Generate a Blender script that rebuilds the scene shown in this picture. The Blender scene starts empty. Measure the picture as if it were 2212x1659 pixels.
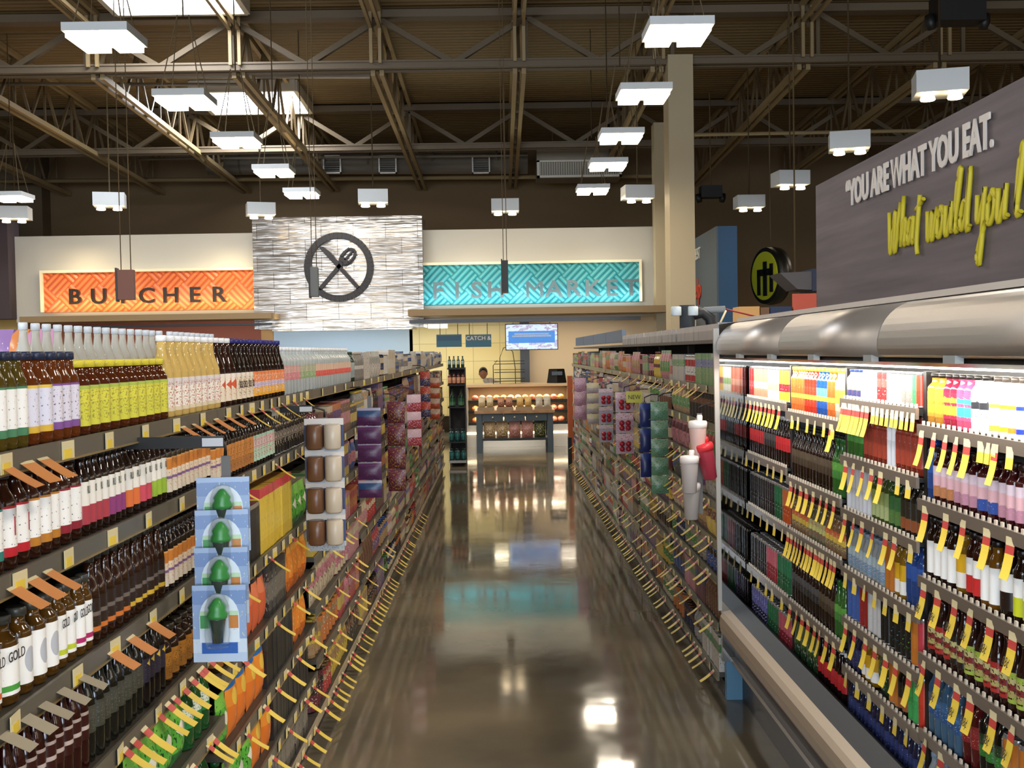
import bpy, bmesh, math, random
from mathutils import Vector, Matrix
PI = math.pi
SC = bpy.context.scene
COL = SC.collection
random.seed(7)
# ------------------------------------------------------------------ camera
F, CX, CY = 2300.0, 1106.0, 829.5          # focal length and centre in pixels of a 2212 x 1659 frame
EYE = Vector((0, 0, 1.8))
_d = Vector(((1080 - CX) / F, (CY - 760) / F, -1)).normalized()          # the aisle's direction seen by the camera
_r = math.radians(1.0)
_u = Vector((-math.sin(_r), math.cos(_r), 0)); _u = (_u - _u.dot(_d) * _d).normalized()
_x = _d.cross(_u)
RW = Matrix((_x, _d, _u)).transposed()      # world -> camera
cam_data = bpy.data.cameras.new('camera'); cam_data.sensor_fit = 'HORIZONTAL'; cam_data.sensor_width = 36
cam_data.lens = F / 2212 * 36; cam_data.clip_end = 200; cam_data.clip_start = 0.05
cam = bpy.data.objects.new('camera', cam_data); COL.objects.link(cam)
cam.matrix_world = Matrix.Translation(EYE) @ RW.transposed().to_4x4()
SC.camera = cam

def ray(px, py):
    return RW.transposed() @ Vector(((px - CX) / F, (CY - py) / F, -1))
def at(px, py, Y=None, X=None, Z=None):
    d = ray(px, py)
    t = (Y / d.y) if Y is not None else (X / d.x) if X is not None else ((Z - EYE.z) / d.z)
    return EYE + d * t
def y_at(X, z, px):
    "Y of the point of the line (X, *, z) seen at picture column px"
    a = RW @ (Vector((X, 0, z)) - EYE); b = RW @ Vector((0, 1, 0)); k = (px - CX) / F
    return -(a.x + k * a.z) / (b.x + k * b.z)

# ------------------------------------------------------------------ world, exposure, large lights
w = bpy.data.worlds.new('world'); SC.world = w; w.use_nodes = True
w.node_tree.nodes['Background'].inputs[0].default_value = (0.5, 0.45, 0.38, 1)
w.node_tree.nodes['Background'].inputs[1].default_value = 0.12
SC.view_settings.view_transform = 'Standard'; SC.view_settings.look = 'None'
SC.view_settings.gamma = 1; SC.view_settings.use_curve_mapping = False
SC.view_settings.exposure = 0.0
cy = SC.cycles
cy.max_bounces = 6; cy.diffuse_bounces = 3; cy.glossy_bounces = 4; cy.transmission_bounces = 5; cy.transparent_max_bounces = 6
cy.caustics_reflective = False; cy.caustics_refractive = False; cy.sample_clamp_indirect = 4.0
cy.use_denoising = True

def area(name, loc, sx, sy, power, color=(1, .93, .82), rot=(0, 0, 0), spread=PI):
    l = bpy.data.lights.new(name, 'AREA'); l.shape = 'RECTANGLE'; l.size = sx; l.size_y = sy
    l.energy = power; l.color = color; l.spread = spread
    o = bpy.data.objects.new(name, l); o.location = loc; o.rotation_euler = rot; COL.objects.link(o)
    return o

# ------------------------------------------------------------------ materials
def hx(s, a=1.0):
    s = s.lstrip('#'); c = [int(s[i:i + 2], 16) / 255 for i in (0, 2, 4)]
    return tuple(((v / 12.92) if v <= .04045 else ((v + .055) / 1.055) ** 2.4) for v in c) + (a,)
_M = {}
def mat(name, col='808080', rough=.5, metal=0., trans=0., emit=0., ecol=None, ior=1.45, coat=0., alpha=1., spec=.5):
    key = (name, col, rough, metal, trans, emit, coat, alpha)
    if key in _M: return _M[key]
    m = bpy.data.materials.new(name); m.use_nodes = True
    b = m.node_tree.nodes['Principled BSDF']
    b.inputs['Base Color'].default_value = hx(col) if isinstance(col, str) else col
    b.inputs['Roughness'].default_value = rough; b.inputs['Metallic'].default_value = metal
    b.inputs['Transmission Weight'].default_value = trans; b.inputs['IOR'].default_value = ior
    b.inputs['Coat Weight'].default_value = coat; b.inputs['Alpha'].default_value = alpha
    b.inputs['Specular IOR Level'].default_value = spec
    if emit:
        b.inputs['Emission Color'].default_value = hx(ecol or col); b.inputs['Emission Strength'].default_value = emit
        m.cycles.emission_sampling = 'NONE'
    _M[key] = m
    return m
def nodes(m):
    t = m.node_tree; return t, t.nodes, t.links, t.nodes['Principled BSDF']
def N(t, typ, **kw):
    n = t.nodes.new(typ)
    for k, v in kw.items():
        if k.startswith('i_'): n.inputs[k[2:].replace('_', ' ')].default_value = v
        else: setattr(n, k, v)
    return n
def ramp(t, stops, const=False):
    r = t.nodes.new('ShaderNodeValToRGB'); cr = r.color_ramp
    if const: cr.interpolation = 'CONSTANT'
    while len(cr.elements) < len(stops): cr.elements.new(.5)
    for e, (p, c) in zip(cr.elements, stops):
        e.position = p; e.color = hx(c) if isinstance(c, str) else c
    return r
_LM = {}
def print_mat(bands, ink='202020', amount=.42, scale=9., v0=.12, v1=.88, rough=.35, shape=None, key=None):
    """printed packaging: bands of colour up the V axis, small blotches of print, an optional emblem (kind, colour, u, v, ru, rv)"""
    k = (tuple(bands), ink, amount, scale, v0, v1, rough, shape)
    if k in _LM: return _LM[k]
    m = bpy.data.materials.new('printed_packaging'); m.use_nodes = True
    t, ns, L, b = nodes(m); b.inputs['Roughness'].default_value = rough
    uv = N(t, 'ShaderNodeTexCoord'); sep = N(t, 'ShaderNodeSeparateXYZ'); L.new(uv.outputs['UV'], sep.inputs[0])
    r = ramp(t, bands, True); L.new(sep.outputs['Y'], r.inputs[0]); last = r.outputs[0]
    def math_(op, a, c=None, d=None):
        n = N(t, 'ShaderNodeMath', operation=op)
        for i, v in enumerate((a, c, d)):
            if v is None: continue
            if isinstance(v, (int, float)): n.inputs[i].default_value = v
            else: L.new(v, n.inputs[i])
        return n.outputs[0]
    if amount:
        mp = N(t, 'ShaderNodeMapping'); mp.inputs['Scale'].default_value = (scale * 2.2, scale * 1.3, 1); L.new(uv.outputs['UV'], mp.inputs[0])
        nz = N(t, 'ShaderNodeTexNoise'); nz.inputs['Scale'].default_value = 1.6; nz.inputs['Detail'].default_value = 1; L.new(mp.outputs[0], nz.inputs['Vector'])
        on = math_('GREATER_THAN', nz.outputs['Fac'], 1 - amount)
        lo = math_('GREATER_THAN', sep.outputs['Y'], v0); hi = math_('LESS_THAN', sep.outputs['Y'], v1)
        f = math_('MULTIPLY', math_('MULTIPLY', on, lo), hi)
        mx = N(t, 'ShaderNodeMix', data_type='RGBA'); L.new(f, mx.inputs[0]); L.new(last, mx.inputs[6]); mx.inputs[7].default_value = hx(ink); last = mx.outputs[2]
    if shape:
        kind, c, u, v, ru, rv = shape
        du = math_('DIVIDE', math_('SUBTRACT', sep.outputs['X'], u), ru); dv = math_('DIVIDE', math_('SUBTRACT', sep.outputs['Y'], v), rv)
        if kind == 'disc':
            e = math_('ADD', math_('MULTIPLY', du, du), math_('MULTIPLY', dv, dv))
        elif kind == 'rect':
            e = math_('MAXIMUM', math_('ABSOLUTE', du), math_('ABSOLUTE', dv))
        else:                                       # diamond
            e = math_('ADD', math_('ABSOLUTE', du), math_('ABSOLUTE', dv))
        f = math_('LESS_THAN', e, 1.0)
        if kind == 'ring': f = math_('MULTIPLY', f, math_('GREATER_THAN', e, .6))
        mx = N(t, 'ShaderNodeMix', data_type='RGBA'); L.new(f, mx.inputs[0]); L.new(last, mx.inputs[6]); mx.inputs[7].default_value = hx(c); last = mx.outputs[2]
    L.new(last, b.inputs['Base Color'])
    _LM[k] = m
    return m

# ------------------------------------------------------------------ mesh helpers
class MB:
    "collects shapes into one bmesh"
    def __init__(s): s.bm = bmesh.new(); s.uv = s.bm.loops.layers.uv.new('UVMap')
    def quad(s, pts, mi=0, uvs=None, smooth=False):
        f = s.bm.faces.new([s.bm.verts.new(p) for p in pts]); f.material_index = mi; f.smooth = smooth
        for l, q in zip(f.loops, uvs or [(0, 0), (1, 0), (1, 1), (0, 1)][:len(pts)]): l[s.uv].uv = q
        return f
    def box(s, x0, x1, y0, y1, z0, z1, mi=0, M=None, b=0):
        P = [Vector((x, y, z)) for z in (z0, z1) for y in (y0, y1) for x in (x0, x1)]
        if M is not None: P = [M @ p for p in P]
        v = [s.bm.verts.new(p) for p in P]
        for idx in ((0, 2, 3, 1), (4, 5, 7, 6), (0, 1, 5, 4), (1, 3, 7, 5), (3, 2, 6, 7), (2, 0, 4, 6)):
            f = s.bm.faces.new([v[i] for i in idx]); f.material_index = mi
            for l, q in zip(f.loops, [(0, 0), (1, 0), (1, 1), (0, 1)]): l[s.uv].uv = q
        return s
    def bar(s, a, b, w, h=None, mi=0, up=(0, 0, 1)):
        a, b = Vector(a), Vector(b); h = h or w
        d = b - a; L = d.length; d.normalize(); u = Vector(up)
        if abs(d.dot(u)) > .98: u = Vector((1, 0, 0))
        sx = d.cross(u).normalized(); u = sx.cross(d)
        M = Matrix.Translation(a) @ Matrix((sx, d, u)).transposed().to_4x4()
        return s.box(-w / 2, w / 2, 0, L, -h / 2, h / 2, mi, M)
    def tube(s, pts, r, n=8, mi=0, closed=False):
        pts = [Vector(p) for p in pts]; rings = []
        m = len(pts)
        for i, p in enumerate(pts):
            if closed: d = pts[(i + 1) % m] - pts[i - 1]
            else: d = pts[min(i + 1, m - 1)] - pts[max(i - 1, 0)]
            d.normalize(); u = Vector((0, 0, 1)) if abs(d.z) < .95 else Vector((1, 0, 0))
            a = d.cross(u).normalized(); c = a.cross(d); rr = r[i] if isinstance(r, (list, tuple)) else r
            rings.append([s.bm.verts.new(p + rr * (math.cos(2 * PI * k / n) * a + math.sin(2 * PI * k / n) * c)) for k in range(n)])
        for i in range(m if closed else m - 1):
            A, B = rings[i], rings[(i + 1) % m]
            for k in range(n):
                f = s.bm.faces.new((A[k], B[k], B[(k + 1) % n], A[(k + 1) % n])); f.smooth = True; f.material_index = mi
        if not closed:
            for R in (rings[0], rings[-1]):
                try: f = s.bm.faces.new(R); f.material_index = mi
                except ValueError: pass
        return s
    def lathe(s, prof, n=14, mi=0, c=(0, 0, 0), M=None, cap=True, flat=False, sx=1., sy=1.):
        "profile of (r, z) turned about Z; u = .5 looks along +X"
        zs = [p[1] for p in prof]; z0, z1 = min(zs), max(zs)
        rings = []
        for (r, z) in prof:
            ring = []
            for k in range(n):
                a = 2 * PI * k / n - PI
                p = Vector((c[0] + sx * r * math.cos(a), c[1] + sy * r * math.sin(a), c[2] + z))
                if M is not None: p = M @ p
                ring.append(s.bm.verts.new(p))
            rings.append(ring)
        for i in range(len(prof) - 1):
            v = [(prof[j][1] - z0) / max(z1 - z0, 1e-6) for j in (i, i + 1)]
            for k in range(n):
                k2 = (k + 1) % n
                f = s.bm.faces.new((rings[i][k], rings[i][k2], rings[i + 1][k2], rings[i + 1][k])); f.smooth = not flat; f.material_index = mi
                for l, q in zip(f.loops, ((k / n, v[0]), ((k + 1) / n, v[0]), ((k + 1) / n, v[1]), (k / n, v[1]))): l[s.uv].uv = q
        if cap:
            for R, rev in ((rings[0], True), (rings[-1], False)):
                f = s.bm.faces.new(R[::-1] if rev else R); f.material_index = mi
        return s
    def mesh(s, name, mats):
        me = bpy.data.meshes.new(name); s.bm.normal_update(); s.bm.to_mesh(me); s.bm.free()
        for m in (mats if isinstance(mats, (list, tuple)) else [mats]): me.materials.append(m)
        return me
    def obj(s, name, mats, parent=None, loc=None):
        o = bpy.data.objects.new(name, s.mesh(name, mats)); COL.objects.link(o)
        if parent: o.parent = parent
        if loc is not None: o.location = loc
        return o
def tag(o, label=None, cat=None, group=None, kind=None):
    if label: o['label'] = label
    if cat: o['category'] = cat
    if group: o['group'] = group
    if kind: o['kind'] = kind
    return o
def empty(name, loc=(0, 0, 0), rz=0, label=None, cat=None, group=None):
    o = bpy.data.objects.new(name, None); COL.objects.link(o); o.location = loc; o.rotation_euler = (0, 0, rz)
    return tag(o, label, cat, group)
def mobj(name, me, parent=None, loc=None, rot=None):
    o = bpy.data.objects.new(name, me); COL.objects.link(o)
    if parent: o.parent = parent
    if loc is not None: o.location = loc
    if rot is not None: o.rotation_euler = rot
    return o
def dup(o, loc=None, rot=None, label=None, group=None):
    c = o.copy(); COL.objects.link(c)
    if loc is not None: c.location = loc
    if rot is not None: c.rotation_euler = rot
    if label: c['label'] = label
    if group: c['group'] = group
    for ch in KIDS(o):
        d = ch.copy(); COL.objects.link(d); d.parent = c; d.matrix_parent_inverse = ch.matrix_parent_inverse
        for g in KIDS(ch):
            e = g.copy(); COL.objects.link(e); e.parent = d
    return c
_kids = {}
def KIDS(o):
    if o.name not in _kids: _kids[o.name] = list(o.children)
    return _kids[o.name]
_T = {}
def text_mesh(txt, size, depth, m, sx=1.0, align='CENTER', space=1.0, bold=0.0):
    k = (txt, size, depth, m.name, sx, align)
    if k in _T: return _T[k]
    cu = bpy.data.curves.new('lettering', 'FONT'); cu.body = txt; cu.size = size; cu.extrude = depth / 2; cu.align_x = align
    cu.space_character = space; cu.offset = bold; cu.resolution_u = 3
    o = bpy.data.objects.new('tmp', cu); COL.objects.link(o)
    dg = bpy.context.evaluated_depsgraph_get(); me = bpy.data.meshes.new_from_object(o.evaluated_get(dg))
    bpy.data.objects.remove(o); bpy.data.curves.remove(cu)
    me.transform(Matrix.Diagonal((sx, 1, 1, 1))); me.name = 'lettering'; me.materials.clear(); me.materials.append(m)
    _T[k] = me
    return me
# ================================================================== the building
YW, YF, YG = 27.0, 21.0, 17.05            # back wall, market front, main girder
def zj(Y): return 6.825 - .0335 * Y        # underside of the joists; the roof falls away from the camera
def zd(Y): return zj(Y) + .98              # underside of the roof deck
def struct(o): o['kind'] = 'structure'; return o

m_floor = mat('polished_concrete', '5a5346', .09, spec=.7)
t, ns, L, b = nodes(m_floor)
tc = N(t, 'ShaderNodeTexCoord'); nz = N(t, 'ShaderNodeTexNoise'); nz.inputs['Scale'].default_value = .9; nz.inputs['Detail'].default_value = 6
L.new(tc.outputs['Object'], nz.inputs['Vector'])
r = ramp(t, [(.3, '575247'), (.55, '756b58'), (.75, '8a7e66')]); L.new(nz.outputs['Fac'], r.inputs[0]); L.new(r.outputs[0], b.inputs['Base Color'])
n2 = N(t, 'ShaderNodeTexNoise'); n2.inputs['Scale'].default_value = 3.0; L.new(tc.outputs['Object'], n2.inputs['Vector'])
r2 = ramp(t, [(.3, (.05, .05, .05, 1)), (.8, (.12, .12, .12, 1))]); L.new(n2.outputs['Fac'], r2.inputs[0]); L.new(r2.outputs[0], b.inputs['Roughness'])
bp = N(t, 'ShaderNodeBump'); bp.inputs['Strength'].default_value = .04; bp.inputs['Distance'].default_value = .02
L.new(n2.outputs['Fac'], bp.inputs['Height']); L.new(bp.outputs[0], b.inputs['Normal'])
X0, X1, Y0 = -17.0, 14.0, -9.0
struct(MB().box(X0, X1, Y0, YW + 3, -.2, 0).obj('floor', m_floor))

m_deck = mat('roof_deck', '74603e', .7)
t, ns, L, b = nodes(m_deck)
tc = N(t, 'ShaderNodeTexCoord'); wv = N(t, 'ShaderNodeTexWave', bands_direction='Y'); wv.inputs['Scale'].default_value = 2.1
L.new(tc.outputs['Object'], wv.inputs['Vector']); bp = N(t, 'ShaderNodeBump'); bp.inputs['Strength'].default_value = .5; bp.inputs['Distance'].default_value = .04
L.new(wv.outputs['Fac'], bp.inputs['Height']); L.new(bp.outputs[0], b.inputs['Normal'])
q = MB(); a, c = zd(Y0), zd(YW)
q.quad([(X0, Y0, a), (X0, YW, c), (X1, YW, c), (X1, Y0, a)]); q.quad([(X0, Y0, a + .1), (X1, Y0, a + .1), (X1, YW, c + .1), (X0, YW, c + .1)])
struct(q.obj('ceiling', m_deck))
m_brown = mat('brown_wall_paint', '6e5a3e', .8)
m_tan = mat('taupe_paint', 'b09c7a', .65)
struct(MB().box(X0, X1, YW, YW + .2, 0, zd(YW) + .3).obj('wall_back', m_brown))
struct(MB().box(X0 - .2, X0, Y0, YW, 0, zd(Y0) + .2).obj('wall_left', mat('left_wall_paint', '5a4e48', .8)))
struct(MB().box(X1, X1 + .2, Y0, YW, 0, zd(Y0) + .2).obj('wall_right', mat('right_wall_paint', '6a563a', .8)))
struct(MB().box(X0, X1, Y0 - .2, Y0, 0, zd(Y0) + .2).obj('wall_front', mat('front_wall_paint', '9a9186', .8)))

# joists running away from the camera, twin-angle bottom chords with webs
m_steel = mat('tan_painted_steel', '9a8560', .5, .1)
m_steel_d = mat('brown_painted_steel', '6b5a40', .5, .1)
def joist(x):
    q = MB()
    for dx in (-.07, .07):
        q.bar((x + dx, YG, zj(YG)), (x + dx, YW - .05, zj(YW - .05)), .07, .09)
        q.bar((x + dx, 1, zd(1) - .32), (x + dx, YG, zd(YG) - .32), .05, .06)
        q.bar((x + dx, YG - .2, zj(YG) + .1), (x + dx, YG - .2, zd(YG)), .05, .05)
        q.bar((x + dx, 1, zd(1) - .05), (x + dx, YW - .05, zd(YW) - .05), .07, .08)
    o = struct(q.obj('ceiling_beam', m_steel))
    q = MB(); y = YG; up = True
    while y < YW - .9:
        y2 = y + .62
        q.bar((x, y, zj(y) if up else zd(y) - .06), (x, y2, zd(y2) - .06 if up else zj(y2)), .045)
        if up: q.bar((x, y2, zj(y2)), (x, y2, zd(y2)), .035)
        up = not up; y = y2
    q.obj('web', m_steel_d, o)
def chord_x(px, py):
    lo, hi = 2., 60.
    for _ in range(40):
        y = (lo + hi) / 2; p = at(px, py, Y=y)
        if p.z > zj(y): hi = y
        else: lo = y
    return at(px, py, Y=lo).x
for px, py in ((142, 419), (344, 415), (530, 412), (719, 405), (912, 405), (1107, 405), (1295, 402), (1506, 388), (1720, 368)):
    joist(chord_x(px, py))
joist(chord_x(-60, 425)); joist(chord_x(1950, 340))

# girder trusses running across the store
def girder(Y, z0, h, x0, x1, step, wch=.16):
    q = MB()
    for s in (-.1, .1):
        q.box(x0, x1, Y + s - .05, Y + s + .05, z0 - .02, z0 + .07)
    q.box(x0, x1, Y - .17, Y + .17, z0 + .07, z0 + .1)
    q.box(x0, x1, Y - .12, Y + .12, z0 + h, z0 + h + .12)
    o = struct(q.obj('ceiling_beam', mat('girder_paint', '6a5c48', .55)))
    q = MB(); x = x0; i = 0
    while x < x1 - step:
        a, c = (x, x + step) if i % 2 == 0 else (x + step, x)
        q.bar((a, Y, z0 + .08), (c, Y, z0 + h), .085); x += step; i += 1
        if i % 2: q.bar((x, Y, z0 + .05), (x, Y, z0 + h), .06)
    q.obj('web', mat('web_paint', '65563f', .55), o)
zg = at(1080, 146, Y=YG).z
girder(YG, zg, zd(YG) - zg - .14, X0 + .1, X1 - .1, 1.16)
girder(22.6, zj(22.6) + .02, .8, X0 + .1, X1 - .1, 1.16)

# skylights under the deck: frame and a bright diffusing pane
m_sky = mat('diffusing_skylight_pane', 'f4f6ff', .4, emit=9., ecol='eef2ff')
def skylight(px0, px1, y0, y1, n, label):
    xa = at(px0, 250, Y=y1).x; xb = at(px1, 250, Y=y1).x
    z = lambda y: zd(y) - .12
    o = empty('skylight', (0, 0, 0), label=label, cat='skylight')
    q = MB()
    for xx in (xa, xb): q.bar((xx, y0, z(y0)), (xx, y1, z(y1)), .08, .22)
    for yy in (y0, y1): q.bar((xa, yy, z(yy)), (xb, yy, z(yy)), .08, .22)
    q.obj('frame', mat('skylight_frame', 'c8c2b4', .5), o)
    q = MB(); q.quad([(xa, y0, z(y0)), (xa, y1, z(y1)), (xb, y1, z(y1)), (xb, y0, z(y0))]); q.quad([(xa, y0, z(y0) + .02), (xb, y0, z(y0) + .02), (xb, y1, z(y1) + .02), (xa, y1, z(y1) + .02)])
    q.obj('pane', m_sky, o)
    area('skylight_daylight', ((xa + xb) / 2, (y0 + y1) / 2, z((y0 + y1) / 2) - .06), xb - xa - .2, y1 - y0 - .2, 260, (.92, .96, 1), (math.atan(-.0335), 0, 0))
skylight(258, 540, 12.6, 16.5, 3, 'large bright skylight in the roof in front of the main girder')
skylight(462, 672, 20.7, 22.4, 2, 'smaller bright skylight beyond the main girder, partly behind trusses')

# pipes and conduits crossing below the deck
m_pipe = mat('galvanised_pipe', 'c8c4ba', .35, .6)
def pipe(name, px0, px1, py, Y, r, label, cat='pipe', m=m_pipe, py1=None):
    a = at(px0, py, Y=Y); b_ = at(px1, py1 or py, Y=Y)
    return tag(MB().tube([a, b_], r, 8).obj(name, m), label, cat)
pipe('sprinkler_pipe', 0, 800, 164, 18.3, .045, 'thick pale pipe just beyond the girder, upper of the pair')
pipe('sprinkler_pipe', 0, 560, 181, 18.6, .03, 'thin pale pipe just beyond the girder, under the thick one', py1=183)
pipe('conduit_pipe', 300, 1140, 344, 24.5, .03, 'topmost thin conduit along the far roof edge', m=mat('conduit_dull', '9a9284', .4, .5), py1=336)
pipe('conduit_pipe', 0, 1440, 392, 25.6, .05, 'lowest tan pipe running along the far wall top', m=m_steel, py1=380)
pipe('sprinkler_pipe', 1500, 2212, 291, 20.0, .035, 'tan pipe crossing under the trusses beyond the column', m=m_steel, py1=278)

# round-cornered air duct with square vents
A = at(450, 375, Y=25.2); B = at(1140, 373, Y=25.2)
duct = empty('air_duct', (A.x, 25.2, A.z), label='long silver air duct along the far wall above the signs', cat='air duct')
q = MB(); q.tube([(0, 0, .22), (B.x - A.x, 0, .22 + B.z - A.z)], .25, 16); o = q.obj('duct_body', mat('duct_metal', 'a49c90', .38, .7), duct)
for i in range(5):
    xx = (B.x - A.x) * (i + .5) / 5; q = MB(); q.tube([(xx, 0, .22), (xx + .05, 0, .22)], .26, 16); q.obj('duct_seam', mat('duct_metal_seam', '7c766c', .4, .6), duct)
for px in (717, 837, 1039):
    p = at(px, 355, Y=24.9); q = MB()
    x, z = p.x - A.x, p.z - A.z; s = .21
    for (a0, a1, b0, b1) in ((-s, s, s - .03, s), (-s, s, -s, -s + .03), (-s, -s + .03, -s, s), (s - .03, s, -s, s)): q.box(x + a0, x + a1, -.3, -.2, z + b0, z + b1)
    v = q.obj('vent', mat('vent_frame', 'c9c7c0', .5), duct)
    q = MB()
    for k in range(7): q.box(x - s + .03, x + s - .03, -.27, -.22, z - s + .05 + k * .052, z - s + .07 + k * .052)
    q.obj('vent_grille', mat('vent_grille', '55524c', .5), v)
# unit heater
A = at(1160, 385, Y=24.5); B = at(1342, 345, Y=24.5)
q = MB(); q.box(A.x, B.x, 24.5, 25.3, A.z, B.z + .3)
h = empty('air_handler', (0, 0, 0), label='boxy grey air handler with louvred front hung near the far wall', cat='air handler')
q.obj('housing', mat('handler_grey', '8c8474', .5, .3), h)
q = MB()
for (a0, a1, b0, b1) in ((A.x, B.x, B.z - .04, B.z), (A.x, B.x, A.z, A.z + .05), (A.x, A.x + .06, A.z, B.z), (B.x - .06, B.x, A.z, B.z)): q.box(a0, a1, 24.42, 24.5, b0, b1)
q.obj('grille_frame', mat('handler_white', 'd8d4c8', .5), h)
q = MB(); n = 34
for k in range(n): x = A.x + .08 + (B.x - A.x - .16) * k / (n - 1); q.box(x - .012, x + .012, 24.45, 24.5, A.z + .05, B.z - .04)
q.obj('louvre_grille', mat('handler_louvre', 'b9b4a6', .5), h)
for s in (.2, .8):
    x = A.x + (B.x - A.x) * s; MB().tube([(x, 24.9, B.z + .3), (x, 24.9, zd(24.9) + .02)], .012, 6).obj('hanger_rod', m_steel_d, h)

# columns
def column(px0, px1, Y, dep, pytop, label, zt=None):
    a = at(px0, 400, Y=Y).x; b_ = at(px1, 400, Y=Y).x
    return struct(MB().box(a, b_, Y, Y + dep, 0, zt or zj(Y) + .1).obj('column', mat('column_paint', 'b4a482', .55)))
column(1446, 1500, YG - .25, .5, 130, '', zg + .1)
column(1414, 1449, 20.5, .35, 220, '', zj(20.5))

# ------------------------------------------------------------------ market front
m_white = mat('cream_plaster', 'c4c0b4', .7)
def slab(name, px0, px1, py0, py1, Y, dep, m, kind=True):
    a = at(px0, py1, Y=Y); b_ = at(px1, py0, Y=Y)
    o = MB().box(a.x, b_.x, Y, Y + dep, a.z, b_.z).obj(name, m)
    return struct(o) if kind else o
slab('wall_panel', 36, 552, 503, 697, YF, .7, m_white); slab('wall_panel', 910, 1424, 489, 690, YF, .7, m_white)
p = at(36, 700, Y=YF); q = at(92, 480, Y=YW - .6)
struct(MB().box(X0, at(34, 600, Y=YF).x, YF - .3, YF + .2, at(20, 690, Y=YF).z, at(20, 478, Y=YF).z).obj('wall_panel', mat('plum_wall', '43383c', .8)))
struct(MB().box(X0, at(92, 480, Y=YW - .5).x, YW - .5, YW, 0, zd(YW)).obj('wall_pier', mat('pier_brown', '5d4f3a', .8)))
m_tile = mat('shiny_stone_tile', 'a09a92', .16, .45)
t, ns, L, b = nodes(m_tile)
tc = N(t, 'ShaderNodeTexCoord'); mp = N(t, 'ShaderNodeMapping'); mp.inputs['Rotation'].default_value = (PI / 2, 0, 0); L.new(tc.outputs['Object'], mp.inputs[0])
br = N(t, 'ShaderNodeTexBrick'); br.offset = .5; L.new(mp.outputs[0], br.inputs['Vector'])
for k, v in (('Scale', 1.), ('Brick Width', .62), ('Row Height', .31), ('Mortar Size', .006)): br.inputs[k].default_value = v
br.inputs['Color1'].default_value = hx('a7a097'); br.inputs['Color2'].default_value = hx('87827c'); br.inputs['Mortar'].default_value = hx('5a5650')
mp2 = N(t, 'ShaderNodeMapping'); mp2.inputs['Scale'].default_value = (1.2, 1, 14); L.new(tc.outputs['Object'], mp2.inputs[0])
nz = N(t, 'ShaderNodeTexNoise'); nz.inputs['Scale'].default_value = 1.5; nz.inputs['Detail'].default_value = 5; L.new(mp2.outputs[0], nz.inputs['Vector'])
mx = N(t, 'ShaderNodeMix', data_type='RGBA', blend_type='OVERLAY'); mx.inputs[0].default_value = .7; L.new(br.outputs['Color'], mx.inputs[6]); L.new(nz.outputs['Fac'], mx.inputs[7]); L.new(mx.outputs[2], b.inputs['Base Color'])
vo = N(t, 'ShaderNodeTexNoise'); vo.inputs['Scale'].default_value = 1.2; L.new(mp2.outputs[0], vo.inputs['Vector'])
bp = N(t, 'ShaderNodeBump'); bp.inputs['Strength'].default_value = .3; bp.inputs['Distance'].default_value = .04; L.new(vo.outputs['Fac'], bp.inputs['Height']); L.new(bp.outputs[0], b.inputs['Normal'])
slab('wall_tiled', 550, 911, 465, 712, YF - .35, 1.0, m_tile)
m_fascia = mat('brown_fascia', '8a7350', .55); m_gran = mat('dark_granite', '3a3a3c', .35)
slab('trim_fascia', 42, 586, 675, 697, YF - 1.1, 1.1, m_fascia); slab('trim_fascia', 881, 1442, 659, 683, YF - 1.1, 1.1, m_fascia)
slab('trim_soffit', 92, 588, 697, 710, YF - .9, .25, m_gran); slab('trim_soffit', 884, 1384, 683, 699, YF - .9, .25, m_gran)
slab('wall_pier', 588, 893, 707, 716, YF - .36, .9, m_tile)
# rooms behind the counters
def glow_wall(name, px0, px1, py0, py1, Y, m): return slab(name, px0, px1, py0, py1, Y, .08, m)
m_yel = mat('cream_tile_wall', 'd8c78c', .35)
t, ns, L, b = nodes(m_yel)
tc = N(t, 'ShaderNodeTexCoord'); mp = N(t, 'ShaderNodeMapping'); mp.inputs['Rotation'].default_value = (PI / 2, 0, 0); L.new(tc.outputs['Object'], mp.inputs[0])
br = N(t, 'ShaderNodeTexBrick'); br.offset = 0; L.new(mp.outputs[0], br.inputs['Vector'])
for k, v in (('Scale', 1.), ('Brick Width', .6), ('Row Height', .4), ('Mortar Size', .006)): br.inputs[k].default_value = v
br.inputs['Color1'].default_value = hx('dccb90'); br.inputs['Color2'].default_value = hx('d6c488'); br.inputs['Mortar'].default_value = hx('a89a68'); L.new(br.outputs['Color'], b.inputs['Base Color'])
glow_wall('wall_fish_counter', 888, 1135, 660, 900, YF + 2.9, m_yel)
glow_wall('wall_fish_counter', 1135, 1470, 655, 900, YF + 2.8, mat('beige_wall', 'cdb898', .6))
glow_wall('wall_butcher', 588, 890, 660, 900, YF + 2.9, mat('pale_blue_wall', 'a9bcc8', .5))
glow_wall('wall_butcher', 60, 588, 660, 900, YF + 2.9, mat('butcher_back', '8a4c38', .6))
glow_wall('wall_produce', -60, 60, 660, 900, YF + 2.9, mat('warm_yellow_wall', 'e0c079', .6))
glow_wall('trim_post', 566, 589, 703, 800, YF - .2, mat('warm_post', 'e0b070', .5))
slab('door_1', 1126, 1142, 660, 900, YF + 2.6, .1, mat('dark_frame', '3c4048', .4))

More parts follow.
